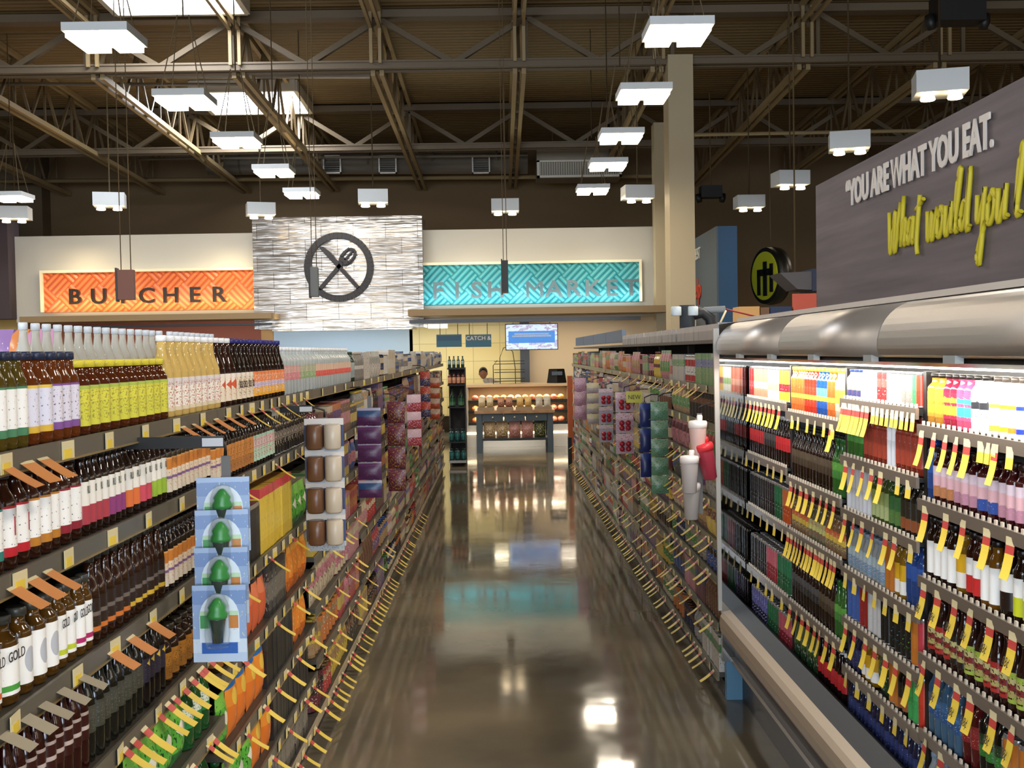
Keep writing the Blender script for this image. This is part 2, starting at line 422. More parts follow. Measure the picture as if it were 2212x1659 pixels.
# basket-weave sign boards
def weave(name, c1, c2, c3):
    m = mat(name, c1, .4)
    t, ns, L, b = nodes(m)
    tc = N(t, 'ShaderNodeTexCoord'); mp = N(t, 'ShaderNodeMapping'); mp.inputs['Rotation'].default_value = (0, math.radians(45), 0); mp.inputs['Scale'].default_value = (2.6, 2.6, 2.6)
    L.new(tc.outputs['Object'], mp.inputs[0]); sp = N(t, 'ShaderNodeSeparateXYZ'); L.new(mp.outputs[0], sp.inputs[0])
    def mt(op, a, c=None):
        n = N(t, 'ShaderNodeMath', operation=op)
        for i, v in enumerate((a, c)):
            if v is None: continue
            if isinstance(v, (int, float)): n.inputs[i].default_value = v
            else: L.new(v, n.inputs[i])
        return n.outputs[0]
    fx, fz = mt('FLOOR', sp.outputs[0]), mt('FLOOR', sp.outputs[2])
    ck = mt('FLOORED_MODULO', mt('ADD', fx, fz), 2.0)
    sx = mt('PINGPONG', mt('MULTIPLY', sp.outputs[0], 4.0), .5); sz = mt('PINGPONG', mt('MULTIPLY', sp.outputs[2], 4.0), .5)
    mxx = N(t, 'ShaderNodeMix'); L.new(ck, mxx.inputs[0]); L.new(sx, mxx.inputs[2]); L.new(sz, mxx.inputs[3])
    r = ramp(t, [(.0, c3), (.18, c1), (.5, c2)]); L.new(mxx.outputs[0], r.inputs[0]); L.new(r.outputs[0], b.inputs['Base Color'])
    bp = N(t, 'ShaderNodeBump'); bp.inputs['Strength'].default_value = .8; bp.inputs['Distance'].default_value = .06; L.new(mxx.outputs[0], bp.inputs['Height']); L.new(bp.outputs[0], b.inputs['Normal'])
    return m
def word_sign(px0, px1, py0, py1, txt, tx0, tx1, ty0, ty1, m, label, lcol):
    a = at(px0, py1, Y=YF - .12); b_ = at(px1, py0, Y=YF - .12)
    s = empty('wall_sign', (a.x, YF - .12, a.z), label=label, cat='sign')
    q = MB().box(0, b_.x - a.x, 0, .12, 0, b_.z - a.z); q.obj('sign_board', m, s)
    W, H = b_.x - a.x, b_.z - a.z; q = MB(); e = .05
    for (x0, x1, z0, z1) in ((-e, W + e, H, H + e), (-e, 0, 0, H), (W, W + e, 0, H)): q.box(x0, x1, -.06, .12, z0, z1)
    q.obj('sign_rim', mat('sign_rim_cream', 'efe4c4', .5), s)
    ta, tb = at(tx0, ty1, Y=YF - .3), at(tx1, ty0, Y=YF - .3); n = len(txt)
    hgt = tb.z - ta.z
    for i, ch in enumerate(txt):
        if ch == ' ': continue
        me = text_mesh(ch, hgt / .69, .07, mat('letter_' + lcol, lcol, .35, .4), sx=1.12, bold=0 if ch == 'M' else hgt * .025)
        mobj('letter', me, s, loc=(ta.x - a.x + (tb.x - ta.x) * (i + .5) / n, -.17, ta.z - a.z), rot=(PI / 2, 0, 0))
    return s
word_sign(96, 552, 583, 675, 'BUTCHER', 136, 498, 619, 657, weave('orange_weave', 'd8653a', 'e88a50', 'b04a28'), 'orange woven wall sign reading BUTCHER in dark capitals', '3a332e')
word_sign(914, 1380, 566, 659, 'FISH MARKET', 925, 1384, 603, 645, weave('teal_weave', '2f8f98', '62b8bd', '1c6470'), 'teal woven wall sign reading FISH MARKET in grey capitals', '5a686a')

# round fork-and-knife emblem on the tiles
C = at(732, 577, Y=YF - .39)
em = empty('emblem_sign', C, label='big black ring emblem with crossed fork and knife on tiled wall', cat='sign')
m_blk = mat('black_metal', '1f1c1b', .45, .2)
R = (at(806, 577, Y=YF - .5).x - at(658, 577, Y=YF - .5).x) / 2 - .05
q = MB(); pts = [(R * math.cos(2 * PI * k / 48), 0, R * math.sin(2 * PI * k / 48)) for k in range(48)]
for k in range(48):
    a, c = Vector(pts[k]), Vector(pts[(k + 1) % 48]); q.bar(a, c, .12, .1, up=(0, 1, 0))
q.obj('ring', m_blk, em)
def rot2(u, v, ang): return (u * math.cos(ang) - v * math.sin(ang), u * math.sin(ang) + v * math.cos(ang))
def emb_poly(pts, ang, name):
    q = MB(); P = [rot2(u * R, v * R, ang) for u, v in pts]
    f = [q.bm.verts.new((x, -.05, z)) for x, z in P]; g = [q.bm.verts.new((x, .03, z)) for x, z in P]
    q.bm.faces.new(f[::-1]); q.bm.faces.new(g)
    for i in range(len(f)): q.bm.faces.new((f[i], f[(i + 1) % len(f)], g[(i + 1) % len(f)], g[i]))
    return q.obj(name, m_blk, em)
emb_poly([(-.05, -.95), (.05, -.95), (.06, .1), (.03, .2), (-.03, .2), (-.06, .1)], math.radians(-42), 'fork_handle')
for s in (-.15, 0, .15): emb_poly([(s - .03, .3), (s + .03, .3), (s + .025, .68), (s - .025, .68)], math.radians(-42), 'fork_tine')
emb_poly([(-.18, .3), (-.1, .18), (.1, .18), (.18, .3), (.12, .34), (-.12, .34)], math.radians(-42), 'fork_head')
q = MB(); cp = [rot2(.11 * R * math.cos(a * PI / 12) * 1.6, (.42 + .3 * math.sin(a * PI / 12)) * R, math.radians(-42)) for a in range(-12, 13)]
for i in range(len(cp) - 1): q.bar((cp[i][0], 0, cp[i][1]), (cp[i + 1][0], 0, cp[i + 1][1]), .05, .05, up=(0, 1, 0))
q.obj('fork_curve', m_blk, em)
emb_poly([(-.06, -.92), (.06, -.92), (.07, -.1), (.1, .1), (.13, .5), (.08, .8), (-.04, .92), (-.05, -.1)], math.radians(42), 'knife')

# hanging sign blades seen edge on
def blade(name, px0, px1, py0, py1, Y, th, yaw, m, label, me2=None):
    a = at(px0, py1, Y=Y); b_ = at(px1, py0, Y=Y)
    s = empty(name, ((a.x + b_.x) / 2, Y, a.z), yaw, label=label, cat='sign')
    W, H = (b_.x - a.x), b_.z - a.z
    MB().box(-W / 2, W / 2, -th / 2, th / 2, 0, H).obj('sign_board', m, s)
    MB().box(-W / 2 - .02, -W / 2, -th / 2 - .01, th / 2 + .01, -.02, H + .02).obj('sign_rim', m_blk, s)
    for u in (-.3, .3): MB().tube([(W * u, 0, H), (W * u, 0, zd(Y) - a.z + .02)], .006, 5).obj('hanging_wire', m_steel_d, s)
    return s
blade('aisle_sign', 1086, 1097, 565, 632, 16.6, .5, 0, m_blk, 'narrow black hanging sign seen edge-on before the FISH MARKET sign')
blade('aisle_sign', 257, 289, 583, 648, 12.2, .12, .15, mat('brown_board', '6b4438', .6), 'brown hanging board in front of the BUTCHER sign')
blade('aisle_sign', 672, 687, 578, 641, 15.0, .25, .1, mat('grey_board', '5b5d5c', .5), 'grey hanging board overlapping the lower edge of the ring emblem')

# ------------------------------------------------------------------ lamps
m_body = mat('lamp_white', 'cfd2d0', .5); m_lens = mat('lamp_lens', 'fff1dc', .4, emit=11., ecol='ffe9c8')
m_lens2 = mat('lamp_lens_small', 'fff1dc', .4, emit=14., ecol='ffe2b4')
def highbay(x, y, z, label, first=[None]):
    if first[0] is None:
        o = empty('pendant_light', (x, y, z), label=label, cat='pendant light', group='twin-lens high bay pendants')
        MB().box(-.27, .27, -.26, .26, .0, .07).obj('housing', m_body, o)
        for s in (-1, 1):
            q = MB(); q.box(s * .14 - .105, s * .14 + .105, -.24, .24, -.05, 0); q.obj('lens', m_lens, o)
            q = MB(); q.tube([(s * .2, -.18, .07), (s * .06, 0, .9)], .006, 5); q.tube([(s * .2, .18, .07), (s * .06, 0, .9)], .006, 5); q.obj('cable', m_steel_d, o)
        first[0] = o
    else: o = dup(first[0], (x, y, z), label=label)
    MB().tube([(0, 0, .88), (0, 0, zd(y) - z + .02)], .009, 5).obj('drop_cable', m_steel_d, o)
    area('lamp_light', (x, y, z - .08), .48, .44, 26, (1, .88, .72))
zl = 4.5
near = ['nearest', 'second', 'third', 'fourth', 'farthest']
for i, (px, py) in enumerate(((228, 85), (400, 218), (512, 305), (592, 371), (652, 419))):
    p = at(px, py, Z=zl); highbay(p.x, p.y, zl, near[i] + ' twin-lens pendant in the row under the skylights')
for i, (px, py) in enumerate(((1463, 72), (1390, 205), (1341, 296), (1313, 357), (1280, 411))):
    p = at(px, py, Z=zl); highbay(p.x, p.y, zl, near[i] + ' twin-lens pendant in the row beside the tan column')
p = at(26, 427, Z=zl); highbay(p.x, p.y, zl, 'lone twin-lens pendant at the far edge above the plum wall')
def boxlamp(x, y, z, yaw, label, first=[None]):
    if first[0] is None:
        o = empty('spotlight_box', (x, y, z), yaw, label=label, cat='spotlight', group='white box spotlights')
        MB().box(-.25, .25, -.2, .2, 0, .22).obj('housing', m_body, o)
        for s in (-1, 1):
            q = MB(); q.lathe([(.055, 0), (.075, -.06), (.07, -.07)], 12, c=(s * .13, -.1, .0)); q.obj('spot_lens', m_lens2, o)
        first[0] = o
    else: o = dup(first[0], (x, y, z), (0, 0, yaw), label=label)
    MB().tube([(0, 0, .22), (0, 0, zd(y) - z + .02)], .012, 6).obj('stem', m_steel_d, o)
zb = 5.05
for (px, py, Y, yaw, lb) in ((237, 434, 23.5, .25, 'white box spotlight above the BUTCHER sign'), (33, 462, 23.0, .2, 'white box spotlight at the plum wall corner'),
        (563, 454, 24.0, .3, 'white box spotlight at the edge of the tiled wall'), (806, 427, 23.5, .1, 'white box spotlight above the ring emblem'),
        (1091, 446, 24.0, 0, 'white box spotlight above the FISH MARKET sign'), (1377, 418, 23.5, .1, 'white box spotlight just beside the tan column'),
        (1618, 438, 24.0, .0, 'farthest white box spotlight in the row by the grey slogan sign'), (1707, 388, 20.7, .1, 'third white box spotlight in the row by the grey slogan sign'),
        (1834, 308, 16.9, -.25, 'second white box spotlight in the row by the grey slogan sign'), (2030, 184, 13.3, -.25, 'nearest white box spotlight in the row by the grey slogan sign')):
    p = at(px, py, Z=4.45); boxlamp(p.x, p.y, p.z - .10, yaw, lb)
# daylight from the shop-front windows behind the camera
struct(MB().box(-13, 13, Y0 + .02, Y0 + .05, .9, 4.1).obj('window_1', mat('bright_window_glass', 'c8d8f0', .2, emit=1.5, ecol='c8dcff')))
area('window_daylight', (-2, Y0 + .3, 2.5), 18, 3, 2100, (.78, .88, 1), (math.radians(90), 0, 0))
# fixtures further back over the camera's end of the store light it as well
for x in (-11.5, -5.9, 2.65, 8.5):
    for y in (-5, -1, 3, 7):
        area('lamp_light', (x, y, zl), .6, .5, 120, (1, .9, .78))
for y in (10, 14, 18, 22): area('lamp_light', (8.5, y, zl), .6, .5, 80, (1, .85, .68)); 
for y in (13, 19): area('lamp_light', (-12, y, zl), .6, .5, 80, (1, .88, .74))
# wall washers and cove lights of the market front
def wash(px, py, Y, sx, sy, pw, col, rx): p = at(px, py, Y=Y); area('cove_light', p, sx, sy, pw, col, (rx, 0, 0))
for px in (160, 480): wash(px, 545, YF - .62, 0.3, .1, 6, (1, .78, .45), math.radians(20))
wash(325, 669, YF - .36, 4.0, .1, 30, (1, .74, .38), math.radians(158))
wash(1147, 652, YF - .36, 4.2, .1, 28, (.75, .95, 1), math.radians(158))
wash(732, 460, YF - 1.6, 2.9, .2, 20, (1, .95, .86), math.radians(35)); wash(732, 702, YF - .75, 2.6, .1, 16, (1, .93, .8), math.radians(155))
for px in (1010, 1290): wash(px, 560, YF - .9, .3, .1, 6, (1, .85, .6), math.radians(25))
for px in (180, 420, 1010, 1180, 1340): wash(px, 452, YF - 1.6, .3, .2, 9, (1, .88, .68), math.radians(35))

def room_light(px, Y, sx, sy, pw, col): p = at(px, 682, Y=Y); area('room_light', (p.x, Y, 2.55), sx, sy, pw, col)
room_light(1000, YF + 1.6, 2.2, .4, 45, (1, .88, .6)); room_light(1250, YF + 1.6, 2.0, .4, 34, (1, .86, .68)); room_light(740, YF + 1.6, 2.8, .4, 45, (.86, .93, 1)); room_light(300, YF + 1.6, 3.5, .4, 30, (1, .85, .7)); room_light(-10, YF + 1.6, 1.2, .4, 40, (1, .82, .5))
# ================================================================== goods
def m_liquid(c, dark=True): return mat('liquid_in_bottle', c, .12, spec=.6)
def m_clear(c='dfe4e2'): return mat('clear_bottle', c, .08, trans=.5, ior=1.2)
def m_cap(c): return mat('cap_plastic', c, .35)
SHAPES = {  # height, radius, neck radius, shoulder start/end (share of height), label from/to
    'tea':   (.180, .033, .017, .66, .86, .13, .64), 'slim': (.195, .028, .013, .55, .82, .12, .52),
    'wide':  (.162, .036, .021, .70, .84, .12, .66), 'jug': (.225, .046, .018, .50, .84, .08, .48),
    'tall':  (.245, .043, .012, .5, .9, .06, .5), 'soda': (.215, .032, .013, .58, .84, .30, .58),
    'sport': (.195, .035, .020, .72, .85, .18, .66), 'small': (.150, .028, .015, .62, .84, .12, .58),
    'water': (.200, .032, .013, .68, .86, .30, .60), 'juice': (.180, .031, .017, .68, .86, .10, .62)}
def bottle_parts(shape, s=1.):
    h, r, nr, s0, s1, l0, l1 = SHAPES[shape]; h *= s; r *= s; nr *= s
    ch = .016 * s
    pro = [(r * .86, 0), (r, .006), (r, h * s0)]
    for k in range(1, 5):
        a = k / 5; pro.append((nr + (r - nr) * (.5 + .5 * math.cos(PI * a)), h * (s0 + (s1 - s0) * a)))
    pro += [(nr, h * s1), (nr, h - ch)]
    cap = [(nr * 1.18, h - ch), (nr * 1.2, h - .003), (nr * 1.05, h)]
    lab = [(r + .0008, h * l0), (r + .0008, h * l1)]
    return pro, cap, lab, r
class Spec:
    def __init__(s, name, cat, desc, typ, a, mats, pitch=None, txt=None, tcol=None, tv=.5, ts=.014):
        s.name, s.cat, s.desc, s.typ, s.a, s.mats, s.txt, s.tcol, s.tv, s.ts = name, cat, desc, typ, a, mats, txt, tcol, tv, ts
        if typ == 'bottle': s.r = SHAPES[a][1]; s.d = 2 * s.r; s.h = SHAPES[a][0]
        elif typ == 'can': s.r = a[1]; s.d = 2 * s.r; s.h = a[0]
        else: s.d = a[1]; s.h = a[2]; s.r = a[0] / 2
        s.pitch = pitch or 2 * s.r * 1.04; s.protos = {}
    def build(s, merged):
        if s.typ == 'bottle':
            pro, cap, lab, r = bottle_parts(s.a); body_m, cap_m, lab_m = s.mats
            if merged:
                q = MB().lathe(pro, 10); q.lathe(cap, 10, 1); q.lathe(lab, 10, 2, cap=False); return q.obj(s.name, [body_m, cap_m, lab_m])
            o = MB().lathe(pro, 16).obj(s.name, body_m)
            MB().lathe(cap, 14).obj('cap', cap_m, o); lb = MB().lathe(lab, 16, cap=False).obj('label', lab_m, o)
            if s.txt:
                me = text_mesh(s.txt, s.ts, .0006, mat('ink_' + s.tcol, s.tcol, .5), sx=.8); h = SHAPES[s.a][0]
                mobj('lettering', me, lb, (s.r + .0016, 0, h * s.tv), (PI / 2, 0, PI / 2))
            return o
        if s.typ == 'can':
            h, r = s.a; lab_m, lid = s.mats
            q = MB().lathe([(r, .008), (r, h - .012)], 14, 0, cap=False)
            if merged:
                q.lathe([(r * .86, 0), (r, .008)], 14, 1, cap=False); q.lathe([(r, h - .012), (r * .84, h - .002), (r * .84, h), (r * .78, h - .004)], 14, 1); return q.obj(s.name, [lab_m, lid])
            o = q.obj(s.name, [lab_m]); MB().lathe([(r, h - .012), (r * .84, h - .002), (r * .84, h), (r * .78, h - .004)], 14).obj('lid', lid, o)
            MB().lathe([(r * .8, 0), (r, .008)], 14).obj('can_base', lid, o); return o
        w, d, h = s.a
        if s.typ == 'box':
            return MB().box(-d / 2, d / 2, -w / 2, w / 2, 0, h).obj(s.name, s.mats[0])
        # pouch: pillow with flat crimped top
        q = MB(); nu, nv = 6, 7; G = []
        for side in (1, -1):
            g = []
            for j in range(nv + 1):
                v = j / nv; rowv = []
                for i in range(nu + 1):
                    u = i / nu; bulge = (math.sin(PI * u) ** .6) * (math.sin(PI * min(v * 1.12, 1)) ** .5 if v < .9 else 0)
                    rowv.append(q.bm.verts.new((side * (d / 2 * bulge + .001), (u - .5) * w * side, v * h)))
                g.append(rowv)
            G.append(g)
            for j in range(nv):
                for i in range(nu):
                    f = q.bm.faces.new((g[j][i], g[j][i + 1], g[j + 1][i + 1], g[j + 1][i])); f.smooth = True
                    for l, (a, c) in zip(f.loops, ((i, j), (i + 1, j), (i + 1, j + 1), (i, j + 1))): l[q.uv].uv = (a / nu, c / nv)
        return q.obj(s.name, s.mats[0])
_used = {}
def words(sx): return len(sx.replace(',', ' ').split())
def get(s, merged, label, group):
    k = merged if s.typ in ('bottle', 'can') else 0
    if k not in s.protos:
        o = s.build(merged); tag(o, label, s.cat, group); s.protos[k] = o; return o, True
    return dup(s.protos[k], label=label, group=group), False
def run(side, xf, z, ya, yb, s, where, prev=None, rows=1, detail=True, jit=.5, gap=None):
    if isinstance(s, tuple): s = s[0]
    ya, yb = min(ya, yb), max(ya, yb); n = max(1, int((yb - ya + .012) / s.pitch)); st = (yb - ya) / n
    base = f'{s.desc}, {where}'
    if base in _used and prev is not None:
        base = f'{s.desc} beyond the {prev.desc.split()[0]} ones, {where}'
        if words(base) > 16: base = f'{s.desc}, farther on, {where}'
    k = 0; _used.setdefault(base, 0); _used[base] += 1
    group = f'{s.name.replace("_", " ")}s, {base}'
    sg = 1 if side == 'L' else -1
    rz0 = 0 if side == 'L' else PI
    sc = min(1, (gap - .034) / s.h) if gap else 1
    for rr in range(rows):
        for i in range(n):
            y = ya + st * (i + .5); kd = min(1, st / (2 * s.r * 1.02)) if s.typ in ('bottle', 'can') else 1; x = xf - sg * (s.d * kd / 2 + .012 + rr * (s.d * kd + .004)) - random.uniform(0, .004)
            o, _ = get(s, (not detail) or rr > 0, base, group)
            if s.typ in ('box', 'pouch'): jr = random.uniform(-.04, .04)
            else: jr = random.uniform(-.35, .35) * jit
            o.location = (x, y + random.uniform(-1, 1) * min(.002, max(0, (st - 2 * s.r) / 2)), z + .001); o.rotation_euler = (0, 0, rz0 + jr); k_ = min(1, st / (2 * s.r * 1.02)) if s.typ in ('bottle', 'can') else 1; o.scale = (k_, k_, sc)
# ---- product helpers
def B(name, desc, shape, liq, cap, bands, ink='303030', amt=.4, emb=None, cat='bottle', clear=False, scale=9., **kw):
    lm = print_mat(tuple(bands), ink, amt, scale, shape=emb)
    return Spec(name, cat, desc, 'bottle', shape, (m_clear(liq) if clear else m_liquid(liq), m_cap(cap), lm), **kw)
def CAN(name, desc, h, r, bands, ink='303030', amt=.4, emb=None, lid='b8bbbd', cat='can'):
    return Spec(name, cat, desc, 'can', (h, r), (print_mat(tuple(bands), ink, amt, 8., shape=emb, rough=.25), mat('can_lid', lid, .3, .8)))
def BOX(name, desc, w, d, h, bands, ink='303030', amt=.4, emb=None, cat='box'):
    return Spec(name, cat, desc, 'box', (w, d, h), (print_mat(tuple(bands), ink, amt, 6., shape=emb),))
def POU(name, desc, w, d, h, bands, ink='303030', amt=.4, emb=None, cat='pouch'):
    return Spec(name, cat, desc, 'pouch', (w, d, h), (print_mat(tuple(bands), ink, amt, 5., shape=emb, rough=.28),), pitch=w * 1.02)

# ---- shelving
m_shelf = mat('shelf_steel', '4a453c', .45, .3); m_rail = mat('rail_olive', '6b665a', .35, .3); m_back = mat('shelf_back', '1d1b19', .7)
m_lip = mat('shelf_lip_brass', 'a08a5c', .35, .5); m_kick = mat('kick_plate', '2c2a28', .5); m_strip = mat('base_trim_beige', 'a3957c', .45)
def unit(side, y0, y1, xf, depth, zs, top, label, railm=None, base=.10, guard=False):
    sg = 1 if side == 'L' else -1
    o = empty('shelving_unit', (xf, y0, 0), label=label, cat='shelving'); L_ = y1 - y0 - .006
    bx = lambda a, c: (min(-sg * a, -sg * c), max(-sg * a, -sg * c))
    MB().box(*bx(depth, depth + .03), 0, L_, 0, top).obj('back_panel', m_back, o)
    for yy in (0, L_ - .025): MB().box(*bx(depth - .05, depth), yy, yy + .025, 0, top).obj('upright', m_shelf, o)
    MB().box(*bx(.03, depth - .05), 0, L_, 0, base - .022).obj('kick_plate', m_kick, o)
    for z in zs:
        s = MB().box(*bx(.004, depth - .05), 0, L_, z - .02, z).obj('shelf', m_shelf, o)
        q = MB().box(*bx(-.004, .004), 0, L_, z - .034, z + .004)
        if z == min(zs) and railm is None: q.obj('price_rail', m_strip, s)
        else:
            q.obj('price_rail', railm or m_rail, s); MB().box(*bx(-.008, .004), 0, L_, z - .038, z - .034).obj('rail_lip', m_lip, s)
        if guard:
            q = MB(); n = int(L_ / .05)
            for k in range(n): q.box(*bx(.006, .012), k * L_ / n + .01, k * L_ / n + .016, z, z + .028)
            q.box(*bx(.006, .010), 0, L_, z, z + .012); q.obj('wire_guard', mat('guard_metal', 'bdb2a0', .3, .6), s)
    return o
# ---- price labels and sale tags
m_cream = mat('paper_cream', 'cfc39a', .6); m_yel2 = mat('paper_yellow', 'dcc044', .5); m_red = mat('paper_red', 'b8403a', .5); m_or = mat('paper_orange', 'c8844a', .5); m_ink = mat('paper_ink', '3a3424', .6)
def strip_mesh(name, pts, wd, cuts, mats_):
    """curved strip: pts (out, z) along its length, cut into coloured lengths"""
    q = MB(); n = len(pts) - 1
    for off, rev in ((0, False), (.0009, True)):
        for i in range(n):
            (a0, z0), (a1, z1) = pts[i], pts[i + 1]; f0 = (i + .5) / n; mi = sum(1 for c in cuts if f0 > c)
            P = [(a0 + off, -wd / 2, z0), (a0 + off, wd / 2, z0), (a1 + off, wd / 2, z1), (a1 + off, -wd / 2, z1)]
            q.quad(P[::-1] if rev else P, mi)
    return q.mesh(name, mats_)
def curve_pts(L, bend, n=10, out0=0., ang0=0.):
    p = [(out0, 0.)]; a = ang0
    for i in range(n):
        a += bend / n; p.append((p[-1][0] + math.sin(a) * L / n, p[-1][1] - math.cos(a) * L / n))
    return p
_tags = {}
def tagproto(kind):
    if kind in _tags: return _tags[kind]
    if kind == 'price': me = MB().box(.004, .006, -.024, .024, -.034, .002).mesh('price_label', [m_cream]); 
    elif kind == 'hang': me = strip_mesh('sale_tag', curve_pts(.105, .35), .038, (.22, .42), [m_cream, m_red, m_yel2])
    elif kind == 'hangshort': me = strip_mesh('sale_tag', curve_pts(.055, .15), .034, (.45,), [m_cream, m_yel2])
    elif kind == 'flag': me = strip_mesh('sale_tag', curve_pts(.095, .3, ang0=.75), .034, (.12, .3), [m_cream, m_red, m_yel2])
    elif kind == 'orange': me = strip_mesh('shelf_flag', curve_pts(.07, .1, ang0=.95), .045, (.1,), [m_cream, m_or])
    elif kind == 'clip': me = strip_mesh('clip_flag', curve_pts(.06, .0, ang0=1.1), .04, (), [mat('clear_clip', 'a49c88', .3)])
    _tags[kind] = [me, None]; return _tags[kind]
_tcount = {}
def put_tag(kind, side, xf, y, z, label, group, txt=None, yaw=0.):
    me, proto = tagproto(kind)
    names = {'price': ('price_label', 'price label'), 'flag': ('price_flag', 'price flag'), 'hangshort': ('price_ticket', 'price ticket'), 'orange': ('shelf_flag', 'shelf flag'), 'clip': ('clip_flag', 'shelf flag')}
    nm, cat = names.get(kind, ('sale_tag', 'sale tag'))
    o = mobj(nm, me, None, (xf, y, z), (0, 0, (0 if side == 'L' else PI) + yaw)); tag(o, label, cat, group)
    if kind == 'price': 
        k = ('yel',); m2 = _T.get(k) or MB().box(.006, .0072, -.018, .012, -.033, -.014).mesh('price_patch', [m_yel2]); _T[k] = m2
        mobj('price_patch', m2, o)
    if txt:
        mobj('lettering', text_mesh(txt, .034, .0005, m_ink, sx=.62), o, (.023, 0, -.083), (PI / 2 - .28, 0, PI / 2))
    return o
def tags(kind, side, xf, z, ya, yb, n, where, txt=None, jit=.2, yaw=0.):
    look = {'price': 'small cream price label with yellow patch', 'hang': 'long yellow sale tag with red band', 'hangshort': 'short yellow and cream tag',
            'flag': 'yellow sale tag sticking out', 'orange': 'orange flag sticking out', 'clip': 'clear plastic flag sticking out'}[kind]
    lb = f'{look}, {where}'
    if txt: lb = f'yellow sale tag with red band reading {txt}, {where}'
    st = (yb - ya) / n
    for i in range(n):
        y = ya + st * (i + .5 + random.uniform(-1, 1) * jit)
        put_tag(kind, side, xf, y, z, lb, lb.replace(' tag ', ' tags ', 1).replace(' label ', ' labels ', 1), txt, yaw + random.uniform(-.12, .12))
ORD = ['top', 'second', 'third', 'fourth', 'fifth', 'sixth', 'seventh', 'lowest']
BAY = ['nearest', 'second', 'third', 'fourth', 'fifth', 'sixth', 'seventh', 'eighth', 'farthest', 'last']
# ================================================================== left shelving: teas
XL, YE = -.875, 16.3
bayL = [1.64 + 1.64 * i - (.0 if i else .9) for i in range(9)] + [YE]
W = 'f2f2ee'
olive = B('tea_bottle', 'olive tea bottle with green-edged white label', 'tea', '4a3c10', '232a40', [(0, '3f7a56'), (.16, W), (.95, '3f7a56')], '8a8a88', .3)
amberw = B('tea_bottle', 'amber tea bottle with yellow-edged white label', 'tea', '5a2a0c', '232a40', [(0, 'd8b040'), (.14, 'dcdcec'), (.93, 'e0c050')], '7a7a90', .32)
purp = B('tea_bottle', 'amber tea bottle with purple-edged white label', 'tea', '5c2c0e', '232a40', [(0, '7a4a92'), (.16, 'dedbe8'), (.95, '7a4a92')], '6a5a80', .35)
yell = B('iced_tea_bottle', 'brown tea bottle with bright yellow label and cap', 'wide', '4a200c', 'd8c83c', [(0, 'd0cc44'), (.55, 'd8d248'), (.9, 'a8bc50')], '98963c', .42)
jugp = B('tea_jug', 'pale yellow jug with white printed label', 'jug', 'c8a860', 'ececec', [(0, 'd8c8a8'), (.12, 'ece6d8'), (.75, 'd8d0cc')], 'b86a5a', .42)
darkw = B('tea_jug', 'dark brown jug with cream and red label', 'jug', '2c140a', 'ececec', [(0, 'e6d8c0'), (.5, 'efe6d6')], 'c8502c', .35, ('diamond', 'd05a38', .5, .6, .12, .2))
darkt = B('tea_jug', 'black-brown jug with plain cream label', 'jug', '1c0e08', '2a2a6a', [(0, 'e2d2b8'), (.8, 'e8dcc8')], '4a3020', .38, txt='tea', tcol='3a2418', tv=.25, ts=.05)
darko = B('tea_jug', 'black-brown jug with orange label', 'jug', '1e0c06', '2c2a70', [(0, 'e0a030'), (.35, 'b8a8c8'), (.55, 'e08048')], 'e8d8c8', .42)
tallc = B('mixer_bottle', 'tall clear bottle with silver cap', 'tall', 'e6e2d4', 'c4c8cc', [(0, 'd8c48a'), (.5, 'd8ccaa')], 'c0a878', .15, clear=True)
waterp = B('sparkling_water_bottle', 'clear bottle with pink label', 'water', 'e4ecea', 'f0f0ee', [(0, 'c87a80'), (.5, 'c89a90')], 'e8d0c8', .4, clear=True)
waterg = B('sparkling_water_bottle', 'clear bottle with green label', 'water', 'e4ecea', 'f0f0ee', [(0, '8aa070'), (.5, 'a8a888')], 'd8dcc8', .4, clear=True)
waterr = B('sparkling_water_bottle', 'clear bottle with red and cream label', 'water', 'e4ecea', 'f0f0ee', [(0, 'd85a50'), (.45, 'd8b8a0')], 'e8d0c8', .35, clear=True)
grnb = B('water_bottle', 'dark green bottle with grey label', 'tea', '14301c', '3a4a3c', [(0, '8a9494'), (.5, 'a4aaa8')], '4a5454', .35)
def KB(c1, n, emb=None, t=None, c0=W, ink='707078'):
    return B('kombucha_bottle', f'dark kombucha bottle, white label with {n} foot', 'tea', '2c140a', '20242c', [(0, c1), (.18, c0), (.95, c1)], ink, .3, emb, txt=t, tcol=c1 if t else None, tv=.34, ts=.05)
k_teal, k_red, k_or, k_plum = KB('2f7a70', 'teal'), KB('b8202c', 'red', t='1'), KB('b87a2c', 'orange'), KB('8a2030', 'dark red')
def KU(c1, n): return B('fruit_tea_bottle', f'dark bottle, cream label over {n} block', 'tea', '1c0e08', '1c1c1c', [(0, c1), (.44, 'e8e4da')], 'c8a8a0' if 0 else 'd8b8b0', .18, txt='RU', tcol='3a4a3a', tv=.5, ts=.024)
ku_red, ku_pur, ku_or, ku_pk, ku_gr = KU('a83c48', 'raspberry'), KU('8a3a72', 'purple'), KU('d87038', 'orange'), KU('c84a5c', 'pink'), KU('98b83c', 'lime')
creamo = B('probiotic_bottle', 'black bottle with cream label and orange print', 'juice', '140c0a', '201810', [(0, 'd8ccb8'), (.3, 'd0c4b0'), (.38, '7a5a8a'), (.46, 'dccab0'), (.66, 'c87c34'), (.95, 'd8a060')], 'b86830', .35)
orangel = B('probiotic_bottle', 'black bottle with tan-orange label', 'juice', '140c0a', '201810', [(0, 'a8703c'), (.4, 'c08040')], '5a3418', .4)
redteal = B('probiotic_bottle', 'black bottle with pale green and red label', 'juice', '140c0a', '201810', [(0, 'a8c8b0'), (.5, 'c8b8b0'), (.9, '9ac0a8')], 'b02838', .42)
